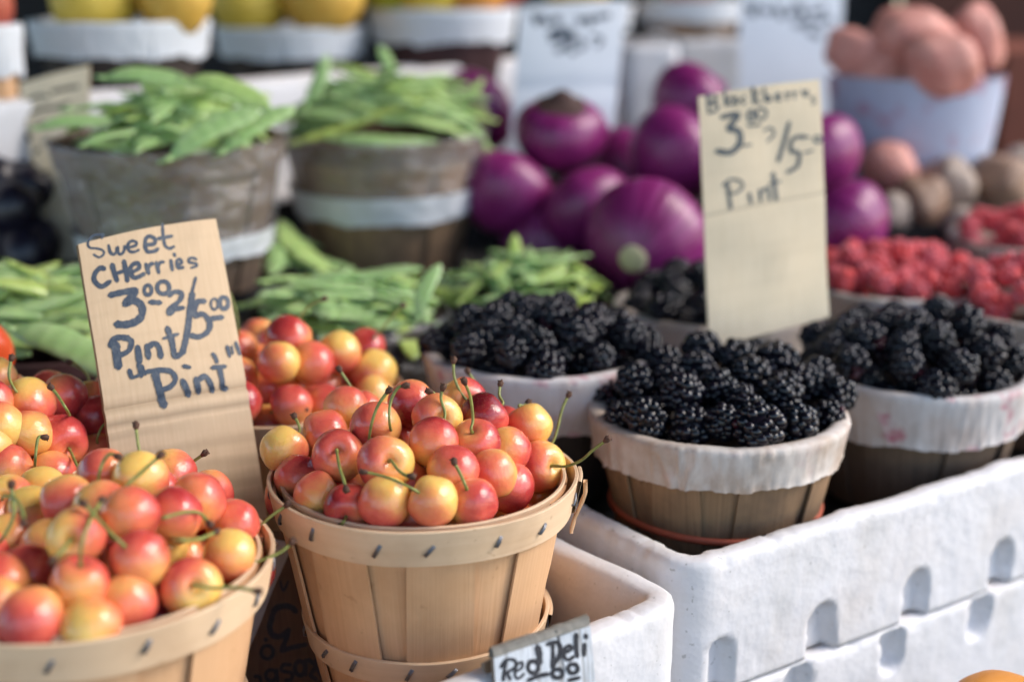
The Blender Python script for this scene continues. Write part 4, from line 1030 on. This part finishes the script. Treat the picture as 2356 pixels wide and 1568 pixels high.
# ================================================================== CHERRIES
c5=lambda x,y:(x*.3369+586.7,y*.3369+828.3)
c4=lambda x,y:(x*.3668,y*.3668+851.3)
c6=lambda x,y:(x*.4768+575.2,y*.4768+460.2)
def conv(lst,f,k):
    out=[]
    for it in lst:
        x,y=f(it[0],it[1]); d=it[5] if len(it)>5 else None
        out.append((x,y,it[2]*k,it[3],it[4],f(*d) if d else None))
    return out
CEN=conv([(200,610,155,'yellow','R'),(480,512,170,'peach','R'),(570,650,178,'red','TL',(558,615)),(890,700,182,'peach','L',(930,685)),(300,812,138,'red','T'),(430,932,142,'gold','L'),
(640,1008,158,'red','TL',(615,1085)),(890,970,168,'peach','BL'),(1215,965,166,'yellow','BR'),(1480,972,148,'gold','R'),(1742,872,150,'pink','R'),(1945,722,174,'yellow','L',(2055,722)),
(1872,452,158,'gold','TL'),(1350,752,160,'pink','TR'),(1622,772,135,'gold','B'),(1722,610,135,'peach','R'),(1510,572,148,'pink','R',(1475,465)),(1222,560,170,'red','R'),
(825,452,172,'red','L'),(965,540,120,'red','T'),(1062,292,150,'red','L'),(1240,395,165,'peach','L'),(1424,282,145,'pink','R'),(1562,392,150,'darkred','T'),
(720,872,120,'orange','L'),(1128,752,120,'red','B'),(1050,858,110,'red','B'),(1592,925,110,'yellow','R'),(1932,915,110,'peach','R'),(1085,1070,110,'orange','B'),(1395,1060,110,'peach','R'),
(735,360,130,'red','L'),(1045,480,130,'red','B'),(1712,468,120,'red','L'),(560,835,120,'red','B'),(1880,620,130,'pink','L'),(620,330,120,'peach','T'),(1300,880,120,'orange','B'),(230,930,110,'red','B')],c5,.3369)
S=lambda k,*p:(k,[c5(*q) for q in p],False)
SB=lambda k,d,*p:(k,[c5(*q) for q in p],True,d)
SF=lambda k,d,*p:(k,[c5(*q) for q in p],False,d)
STC=[S(2,(558,630),(575,720),(600,800),(622,872)),S(3,(928,690),(975,745),(1020,780),(1062,792)),S(6,(612,1072),(605,1100),(583,1130)),S(11,(2050,720),(2130,722),(2230,680),(2310,610),(2400,545)),
S(16,(1475,480),(1488,400),(1470,250),(1430,150)),SF(18,-.002,(780,560),(795,440),(840,310),(910,210)),SF(19,-.002,(958,548),(920,440),(925,290),(975,190),(1022,176)),SF(31,.002,(780,400),(720,290),(640,160),(578,66)),
SF(21,0,(1290,410),(1296,350),(1270,260),(1282,190)),SF(22,.004,(1470,305),(1400,210),(1360,110),(1356,5)),SB(12,.004,(1820,345),(1835,310),(1862,290)),
SB(13,-.002,(1250,405),(1245,330),(1225,240),(1200,210)) if False else SF(20,0,(1255,405),(1245,320),(1225,230),(1195,212)),
SB(33,.004,(1780,385),(1680,330),(1560,230),(1490,130),(1455,80)),SB(23,.006,(1672,310),(1668,240),(1675,165)),SB(35,.006,(2042,560),(2065,470),(2095,340),(2140,240)),
SB(0,.004,(320,460),(290,420),(270,388)),SB(30,-.004,(1335,1045),(1430,1100),(1560,1140),(1680,1105)),SB(37,-.010,(1020,815),(1180,825),(1400,850),(1520,880),(1615,888)),SB(34,-.006,(520,800),(620,800),(690,790),(768,850))]
cc=rim_c+Vector((0,0,-.006)); cen=cherry_heap(CEN,cc,0.0570,0.034,'the centre basket','cherries in the centre basket',STC,seed=2,autostem=.2)
fill_cherries(cen,cc,0.057,0.030,'cherry partly buried under the others in the centre basket','buried cherries in the centre basket',34,5)
LEF=conv([(885,678,168,'yellow','R'),(1075,645,130,'peach','R'),(1245,818,168,'pink','R'),(1320,775,140,'red','R'),(1085,910,145,'pink','T'),(820,918,178,'pink','R'),(640,860,150,'orange','R'),(425,822,168,'peach','R'),(655,655,130,'red','L'),(260,765,140,'gold','B'),
(50,820,120,'gold','R',(20,815)),(205,890,110,'yellow','B'),(480,1045,160,'gold','R',(440,1068)),(600,1075,130,'red','R'),(60,1065,140,'yellow','R'),(225,1015,125,'red','B'),(190,1272,155,'orange','TR'),(500,1345,185,'red','T'),
(875,1188,188,'pink','T'),(1155,1180,130,'orange','R'),(1225,1080,120,'red','R'),(1462,972,152,'peach','R'),(1435,1165,168,'peach','B'),(1200,1362,185,'gold','TL',(1225,1345)),(800,1455,182,'pink','B'),(195,1565,200,'pink','L'),(575,1610,150,'gold','R'),(1000,1570,140,'darkred','R'),
(0,1330,150,'red','L'),(-40,1480,170,'orange','L'),(1560,1260,120,'red','R'),(310,1110,110,'red','B'),(720,1060,120,'red','L'),(1000,1100,110,'orange','L'),(1300,1000,110,'peach','L'),(-60,950,140,'gold','R'),(-100,1150,160,'pink','R'),(-140,1350,170,'red','R'),(960,760,120,'red','B'),(520,960,120,'orange','B'),(-220,1520,170,'gold','B')],c4,.3668)
S4_=lambda k,*p:(k,[c4(*q) for q in p],False)
SB4=lambda k,d,*p:(k,[c4(*q) for q in p],True,d)
SF4=lambda k,d,*p:(k,[c4(*q) for q in p],False,d)
STL=[S4_(10,(8,815),(20,790),(90,800),(140,880),(150,950)),S4_(12,(445,1075),(400,1120),(340,1185)),SF4(17,-.004,(505,1170),(520,1060),(570,930),(635,820)),S4_(23,(1230,1345),(1330,1365),(1480,1362),(1610,1385)),
SB4(1,.0,(1070,692),(1150,620),(1215,570),(1280,525)),SF4(8,-.002,(615,765),(620,660),(650,570),(690,525),(735,540)),SB4(9,.006,(600,765),(590,720),(550,640),(540,585)),SF4(3,-.006,(935,1000),(1020,925),(1150,890),(1250,895),(1310,960)),
SF4(20,-.004,(1010,1042),(1100,1060),(1240,1060),(1350,1015)),SB4(30,.004,(1565,1090),(1610,1010),(1680,930),(1800,845)),SB4(22,.004,(1600,1200),(1680,1175),(1760,1140),(1830,1080)),SB4(14,-.003,(0,945),(60,990),(120,1070),(165,1175)),SB4(24,-.004,(560,1715),(640,1660),(700,1620)),SB4(21,.004,(1580,1110),(1640,1090),(1710,1095))]
cl=rim_l+Vector((0,0,-.008)); lef=cherry_heap(LEF,cl,0.062,0.038,'the front left basket','cherries in the front left basket',STL,seed=3,under=53,autostem=.35)
fill_cherries(lef,cl,0.061,0.034,'cherry partly buried under the others in the front left basket','buried cherries in the front left basket',34,6)
BLF=conv([(190,205,160,'gold','R'),(405,165,140,'red','TR'),(575,205,120,'gold','R'),(605,300,122,'pink','R'),(380,440,172,'pink','TR',(445,510)),(178,400,128,'pink','L'),(10,345,130,'gold','L'),(50,612,130,'pink','T'),(320,650,120,'peach','R'),(615,535,125,'yellow','R'),(680,415,110,'red','R'),
(60,150,110,'orange','L'),(-60,200,120,'red','L'),(215,570,110,'orange','B'),(430,610,110,'orange','B'),(-90,480,140,'red','L'),(-160,330,140,'gold','L'),(740,250,110,'red','L'),(770,420,110,'orange','L'),(-30,60,120,'red','L'),(-190,130,130,'orange','L'),(300,300,110,'red','B'),(500,400,110,'red','B'),(90,500,110,'orange','B'),(800,330,120,'pink','R'),(720,120,120,'pink','R')],c4,.3668)
STB=[SB4(2,.0,(580,165),(570,90),(540,20),(470,-45),(440,-55)),SF4(3,-.006,(440,312),(420,250),(370,170),(325,110)),S4_(4,(445,515),(480,590),(510,630),(540,672)),SF4(13,-.004,(212,668),(220,580),(230,470),(245,418),(275,420)),SB4(7,-.004,(0,630),(80,628),(150,640),(205,660)),SB4(11,.0,(35,165),(0,130),(-40,110)),SB4(1,.004,(330,300),(370,240),(415,200))]
cbl=rim_bl+Vector((0,0,-.006)); blf=cherry_heap(BLF,cbl,0.0585,0.048,'the left back basket','cherries in the left back basket',STB,seed=4,autostem=.35)
fill_cherries(blf,cbl,0.057,0.036,'cherry partly buried under the others in the left back basket','buried cherries in the left back basket',34,7)
BCE=conv([(45,665,85,'orange','L'),(185,665,112,'pink','T'),(140,782,95,'yellow','L'),(300,782,105,'pink','R'),(432,732,98,'gold','B'),(558,712,95,'pink','R'),(600,832,105,'gold','L'),(35,785,85,'red','B'),(65,912,85,'pink','R'),(200,990,100,'red','T'),(362,992,98,'pink','T'),(352,905,88,'red','B'),
(442,862,88,'pink','R'),(590,942,95,'pink','L'),(188,908,85,'gold','B'),(78,1085,85,'peach','B'),(480,985,85,'orange','B'),(520,900,80,'orange','B'),(-60,720,95,'red','L'),(-60,860,95,'orange','L'),(-40,980,95,'red','L'),(-150,800,95,'peach','L'),(-150,940,95,'red','L'),(250,870,80,'red','B'),(120,690,80,'orange','B'),(640,1010,90,'orange','R')],c6,.4768)
S6_=lambda k,d,*p:(k,[c6(*q) for q in p],True,d)
STD=[S6_(1,0,(225,600),(250,550),(300,500),(355,478)),S6_(8,-.002,(30,990),(100,985),(150,995),(170,1020)),S6_(9,-.004,(80,1030),(170,1020),(260,1010)),S6_(13,-.004,(670,970),(560,965),(480,945),(425,910)),S6_(6,.002,(490,760),(440,720),(420,690))]
cbc=rim_bc+Vector((0,0,-.006)); bce=cherry_heap(BCE,cbc,0.0585,0.038,'the basket behind the sign','cherries in the basket behind the sign',STD,seed=5,autostem=.3)
fill_cherries(bce,cbc,0.057,0.034,'cherry partly buried under the others in the basket behind the sign','buried cherries in the basket behind the sign',34,8)
# ================================================================== BLACKBERRIES, RASPBERRIES
k7=lambda x,y,r:(x*.4769+1265.4,y*.4769+575.2,r*.4769)
B1L=[k7(*q) for q in [(265,685,85),(400,642,90),(560,548,85),(735,482,95),(905,525,92),(975,605,95),(1100,535,98),(1235,640,88),(1385,695,88),(1340,805,82),(1195,835,98),(1120,702,95),(1010,852,112),(840,830,90),(805,662,90),(715,582,88),(640,692,98),(570,622,75),(680,855,105),(460,815,100),(350,815,90),(920,718,70),(960,772,75),(490,512,70),(1290,590,80),(1000,500,80)]]
berry_heap('blackberry',BB,rim_b1,R0-.006,0.022,0.0099,'glossy blackberry in the rubber banded basket','blackberry','blackberries in the rubber banded basket',1,B1L)
berry_heap('blackberry',BB,rim_b2,R0-.003,0.032,0.0100,'blackberry in the right edge basket with the pink stained collar','blackberry','blackberries in the right edge basket',2)
berry_heap('blackberry',BB,rim_b3,R0-.005,0.026,0.0100,'blackberry in the basket right behind the centre cherries','blackberry','blackberries behind the centre cherries',3)
berry_heap('blackberry',BB,rim_b4,R0-.005,0.020,0.0100,'blackberry in the basket behind the cream card','blackberry','blackberries behind the cream card',4)
berry_heap('raspberry',RB,rim_r1,R0-.005,0.022,0.0090,'raspberry in the basket right of the cream card','raspberry','raspberries right of the cream card',5)
berry_heap('raspberry',RB,rim_r2,R0-.005,0.030,0.0092,'raspberry in the basket behind the rightmost blackberries','raspberry','raspberries behind the rightmost blackberries',6)
berry_heap('raspberry',RB,rim_r3,R0-.005,0.022,0.0098,'raspberry in the farthest basket at the right edge','raspberry','raspberries in the farthest basket',7)
# ================================================================== PEAS AND BEANS
pod_heap('snow_pea',PEA,rim_p1-Vector((-.006,0,.010)),0.048,0.038,66,'flat snow pea in the left film-wrapped basket','snow pea','snow peas in the left film-wrapped basket',1,layers=2,scale=.88)
pod_heap('green_bean',BEAN,rim_p2-Vector((0,0,.008)),0.056,0.044,66,'flat green bean in the right film-wrapped basket','green bean','green beans in the right film-wrapped basket',2,yaw=-.12,spread=.42,scale=.88)
pod_heap('snow_pea',PEA,rim_p3-Vector((0,0,.006)),0.052,0.028,62,'snow pea in the low basket in front of the bean basket','snow pea','snow peas in the low centre basket',3,layers=2,scale=.85)
pod_heap('snow_pea',PEA,rim_p4-Vector((0,0,.004)),0.054,0.034,66,'small snow pea in the low basket below the onions','snow pea','small snow peas below the onions',4,scale=.60)
pod_heap('green_bean',BEAN,rim_p5-Vector((0,0,.004)),0.054,0.040,54,'long green pod in the low basket at the left edge','green bean','long pods at the left edge',5,yaw=.15,spread=.5)
LP='snow pea in the left film-wrapped basket'
for (x,y,D,a,t,s,l) in ((495,308,.895,.62,1.2,.98,'large bright snow pea drooping over the right front rim of its wrapped basket'),(598,296,.915,.75,1.1,.85,'snow pea standing at the right end of the left wrapped basket'),(525,215,.93,-.45,1.0,.95,'long pale snow pea sloping down the top right of the left heap'),(172,286,.93,.22,.9,.72,'snow pea sticking out over the left rim of its wrapped basket'),(340,183,.955,-.06,.9,.9,'yellowish snow pea lying on top of the left heap'),(255,315,.905,1.0,.6,.55,'short folded snow pea tip at the left front rim')):
    pod_at('snow_pea',PEA[0],x,y,D,a,t,s,l,'snow pea','snow peas in the left film-wrapped basket')
for (x,y,D,a,t,s,l) in ((728,185,1.09,1.25,1.3,.62,'small bright green leaf-like pod standing on the left of the bean heap'),(888,148,1.15,1.9,1.2,.5,'pale pod tip pointing up behind the bean heap'),(1082,208,1.12,.8,1.2,.4,'small bright pod tip at the right end of the bean heap')):
    pod_at('snow_pea',PEA[1],x,y,D,a,t,s,l,'snow pea')  if False else pod_at('snow_pea',PEA[1],x,y,D,a,t,s,l,'snow pea','loose pods on the bean heap')
for (x,y,D,a,t,s,l) in ((150,812,.80,-.5,1.0,1.1,'large dark green pod slanting just left of the sweet cherries sign'),(988,668,.885,1.25,1.2,.6,'bright upright pod tip at the right of the low pea basket'),(1196,590,.98,1.75,1.2,.55,'pale pod tip standing on the small pea heap')):
    pod_at('snow_pea',PEA[0],x,y,D,a,t,s,l,'snow pea','single pods standing out')
pod_heap('snow_pea',PEA,at(650,632,1.055),0.034,0.024,14,'snow pea in the gap between the two wrapped baskets','snow pea','snow peas in the gap',9,scale=.8)
slab('dark_crate',-0.225,-0.125,1.075,1.13,-0.2944,-0.247,'crate',label='dark crate under the snow peas between the wrapped baskets',cat='crate') if False else None
# ================================================================== ONIONS
OP=[(0.0006,-.80),(0.10,-.80),(0.22,-.77),(0.45,-.68),(0.72,-.50),(0.92,-.22),(1.0,0.06),(0.97,.30),(.84,.52),(.62,.68),(.40,.78),(.25,.86),(.20,.90),(.16,.94),(.08,.96),(.0006,.965)]
def smooth_prof(p,n=4):
    c=catmull([Vector((a,b)) for a,b in p],n); return [(max(.0004,q.x),q.y) for q in c]
om=lathe(smooth_prof(OP),48,2,0.04).mesh('onion_mesh'); om.materials.append(M['onion'])
nk=lathe(smooth_prof([(.60,.70),(.46,.772),(.36,.82),(.27,.885),(.215,.935),(.17,.98),(.10,1.0),(.0005,1.005)]),32,3,0.12).mesh('onion_neck_mesh'); nk.materials.append(M['onion_neck'])
rt=lathe(smooth_prof([(.23,-.772),(.20,-.803),(.13,-.83),(.0005,-.835)]),32,4,.1).mesh('onion_root_mesh'); rt.materials.append(M['onion_root'])
def onion(px,py,D,r,axis,label,sx=1.0):
    o=bpy.data.objects.new('red_onion',om); COL.objects.link(o)
    ax=Vector(axis).normalized()
    o.matrix_world=Matrix.Translation(at(px,py,D))@orient(ax,Vector((.3,.2,.9)))@Matrix.Diagonal((r,r*sx,r,1))
    tag(o,label,'onion','red onions heaped in the middle')
    for nm,me in ((('neck',nk),) if 'neck' in label else (('root_plate',rt),) if 'root' in label else ()):
        c=bpy.data.objects.new(nm,me); COL.objects.link(c); c.parent=o
    return o
onion(1290,312,1.14,.0375,(.02,-.30,1),'upright squat red onion with dark dry neck on top of the heap')
onion(1158,450,1.12,.0385,(.3,.5,.6),'red onion beside the right rim of the bean basket')
onion(1356,488,1.10,.0370,(-.5,.6,.7),'tall shaded red onion under the upright one')
onion(1484,556,1.02,.0450,(.30,.86,.16),'biggest red onion in front, its pale round root facing forward',1.0)
onion(1545,360,1.13,.0400,(.9,.4,.45),'red onion with bright white sheen left of the cream card')
onion(1585,245,1.28,.0400,(.8,.3,.5),'dark red onion farthest back behind the cream card')
onion(1088,262,1.30,.0400,(.7,.5,.5),'dark red onion behind the right end of the bean heap')
onion(1892,362,1.12,.0350,(-.6,.6,.6),'red onion right of the cream card beside the pink potato')
onion(1952,522,1.06,.0355,(-.8,.5,.5),'lower red onion right of the cream card above the raspberries')
onion(1740,470,1.08,.042,(.2,.6,.8),'red onion hidden behind the middle of the cream card')
onion(1430,400,1.22,.040,(.4,.6,.3),'shaded red onion deep in the gap of the heap')
onion(1250,570,1.13,.038,(.4,.6,.2),'dark red onion low in the shadow above the small peas')
# ================================================================== POTATOES
def potato(px,py,D,r,mat,label,sc=(1.15,.95,.9),rot=0.0,grp='loose potatoes on the crate',seed=1):
    me=fruit_mesh('potato_mesh',0.03,.3,1.0,.22,seed,32,20,0,0.0); me.materials.append(M[mat])
    o=bpy.data.objects.new('potato',me); COL.objects.link(o)
    o.matrix_world=Matrix.Translation(at(px,py,D))@Matrix.Rotation(rot,4,'Y')@Matrix.Diagonal((r*sc[0],r*sc[1],r*sc[2],1)); tag(o,label,'potato',grp)
GT='pink potatoes in the tub'
potato(2095,98,1.275,.036,'potato_pink','large pink potato on top of the tub heap',(1.15,.9,.85),.2,GT,1)
potato(2165,152,1.235,.032,'potato_pink','pink potato at the front right of the tub',(1.05,.9,.88),.3,GT,2)
potato(2248,92,1.33,.029,'potato_pink','pink potato standing at the right rim of the tub',(.85,.9,1.15),-.3,GT,3)
potato(1968,128,1.28,.025,'potato_pink','pink potato at the left rim of the tub',(1.15,.9,.9),.5,GT,4)
potato(2040,175,1.27,.026,'potato_pink','half hidden pink potato low at the front rim of the tub',(1.2,.9,.8),.1,GT,5)
potato(2150,190,1.30,.034,'potato_pink','pink potato buried under the others in the tub',(1.2,.9,.8),.1,GT,6)
potato(2045,388,1.24,.0245,'potato_pink','round pink potato just right of the onions',(1.05,.95,.95),.2,seed=7)
potato(2118,472,1.20,.0245,'potato_brown','brown potato in front of the pale tub',(.95,.9,1.1),-.4,seed=8)
potato(2186,425,1.235,.0235,'potato_grey','greyish potato touching the foot of the pale tub',(1.0,.95,1.0),-.3,seed=9)
potato(2300,425,1.26,.027,'potato_brown','brown potato at the right foot of the tub',(1.1,.95,.95),.3,seed=10)
potato(2350,395,1.30,.022,'potato_grey','grey green potato behind the brown one at the right edge',(1.0,.95,1.0),.3,seed=11)
potato(2050,492,1.19,.018,'potato_grey','small pale potato beside the lower red onion',(.9,.95,1.1),.1,seed=12)
potato(2206,516,1.19,.017,'potato_grey','small pale potato above the farthest raspberries',(1.1,.95,.9),.1,seed=13)
potato(2150,545,1.22,.021,'potato_brown','shaded brown potato below the others',(1.1,.95,.9),.1,seed=14)
potato(2262,500,1.27,.024,'potato_brown','dark brown potato behind the farthest raspberries',(1.1,.95,.9),.1,seed=15)
# ================================================================== FRUIT IN THE BACK ROW
FM={}
def fruit(px,py,D,r,mat,name,label,cat,grp,ax=(.1,-.1,1),sz=1.0):
    if mat not in FM:
        FM[mat]=fruit_mesh('fruit_mesh',.22,.28,.95,.06,len(FM),36,24); FM[mat].materials.append(M[mat])
    o=bpy.data.objects.new(name,FM[mat]); COL.objects.link(o)
    o.matrix_world=Matrix.Translation(at(px,py,D))@orient(Vector(ax),Vector((1,.2,0)))@Matrix.Diagonal((r,r,r*sz,1)); tag(o,label,cat,grp)
GP='fruit in the back row'
fruit(215,0,1.17,.0345,'apple_yellow','pear','bright yellow pear at the left of the upper left basket','pear',GP,sz=1.15)
fruit(402,-8,1.17,.0305,'apple_gold','pear','golden pear at the right of the upper left basket','pear',GP,sz=1.15)
fruit(315,-50,1.24,.033,'apple_yellow','pear','yellow pear at the back of the upper left basket','pear',GP)
fruit(572,0,1.38,.0365,'apple_yellow','pear','yellow pear at the left of the second pear basket','pear',GP,sz=1.1)
fruit(742,-12,1.375,.041,'apple_gold','pear','large golden pear at the right of the second pear basket','pear',GP)
fruit(650,-45,1.47,.036,'apple_gold','pear','golden pear at the back of the second pear basket','pear',GP)
fruit(912,-30,1.42,.034,'apple_green','mixed_fruit','yellow green fruit at the left of the maroon basket','fruit',GP)
fruit(990,-28,1.40,.033,'apple_yellow','mixed_fruit','yellow fruit in the middle of the maroon basket','fruit',GP)
fruit(1085,-32,1.41,.036,'apple_orange','mixed_fruit','orange fruit at the right of the maroon basket','fruit',GP)
fruit(1150,-45,1.45,.032,'apple_red','mixed_fruit','red fruit at the right rim of the maroon basket','fruit',GP)
fruit(-45,15,1.05,.024,'apple_red','mixed_fruit','dark red fruit in the basket at the upper left edge','fruit',GP)
fruit(1330,-50,1.76,.045,'apple_gold','mixed_fruit','golden fruit in the basket behind the white sign','fruit',GP)
fruit(1585,-60,1.80,.045,'apple_red','mixed_fruit','red fruit in the brown basket between the white signs','fruit',GP)
# front corner fruit
o=None
fruit(2314,1738,0.60,.0343,'orange','orange','single orange at the bottom right corner','orange',None)
fruit(-42,815,0.765,.0170,'tomato','tomato','red orange tomato cut by the left edge above the cherries','tomato',None,(.0,-.3,1),1.25)
mbx=slab('orange_stand',0,0.16,0,0.12,-0.4696,-0.355,'black',at(2303,1722,.60).to_2d().to_3d()-Vector((.08,.06,0)),0,kind='structure')
# black plums at the left edge
rr=random.Random(3); pm=fruit_mesh('plum_mesh',.15,.3,1.05,.05,3,28,18); pm.materials.append(M['plum'])
for k,(x,y,D) in enumerate([(-20,545,1.02),(35,505,1.03),(80,560,1.02),(-30,450,1.05),(40,430,1.05),(95,470,1.07),(5,375,1.06),(62,372,1.07),(120,545,1.05),(60,580,1.01),(-60,500,1.04),(30,480,1.01),(-5,420,1.035),(70,440,1.04)]):
    o=bpy.data.objects.new('plum',pm); COL.objects.link(o)
    o.matrix_world=Matrix.Translation(at(x,y,D))@orient(Vector((rr.uniform(-1,1),rr.uniform(-1,1),1)),Vector((1,0,0)))@Matrix.Diagonal((.0185,.0185,.0185,1))
    tag(o,'black plum in the dark heap at the left edge','plum','black plums at the left edge')
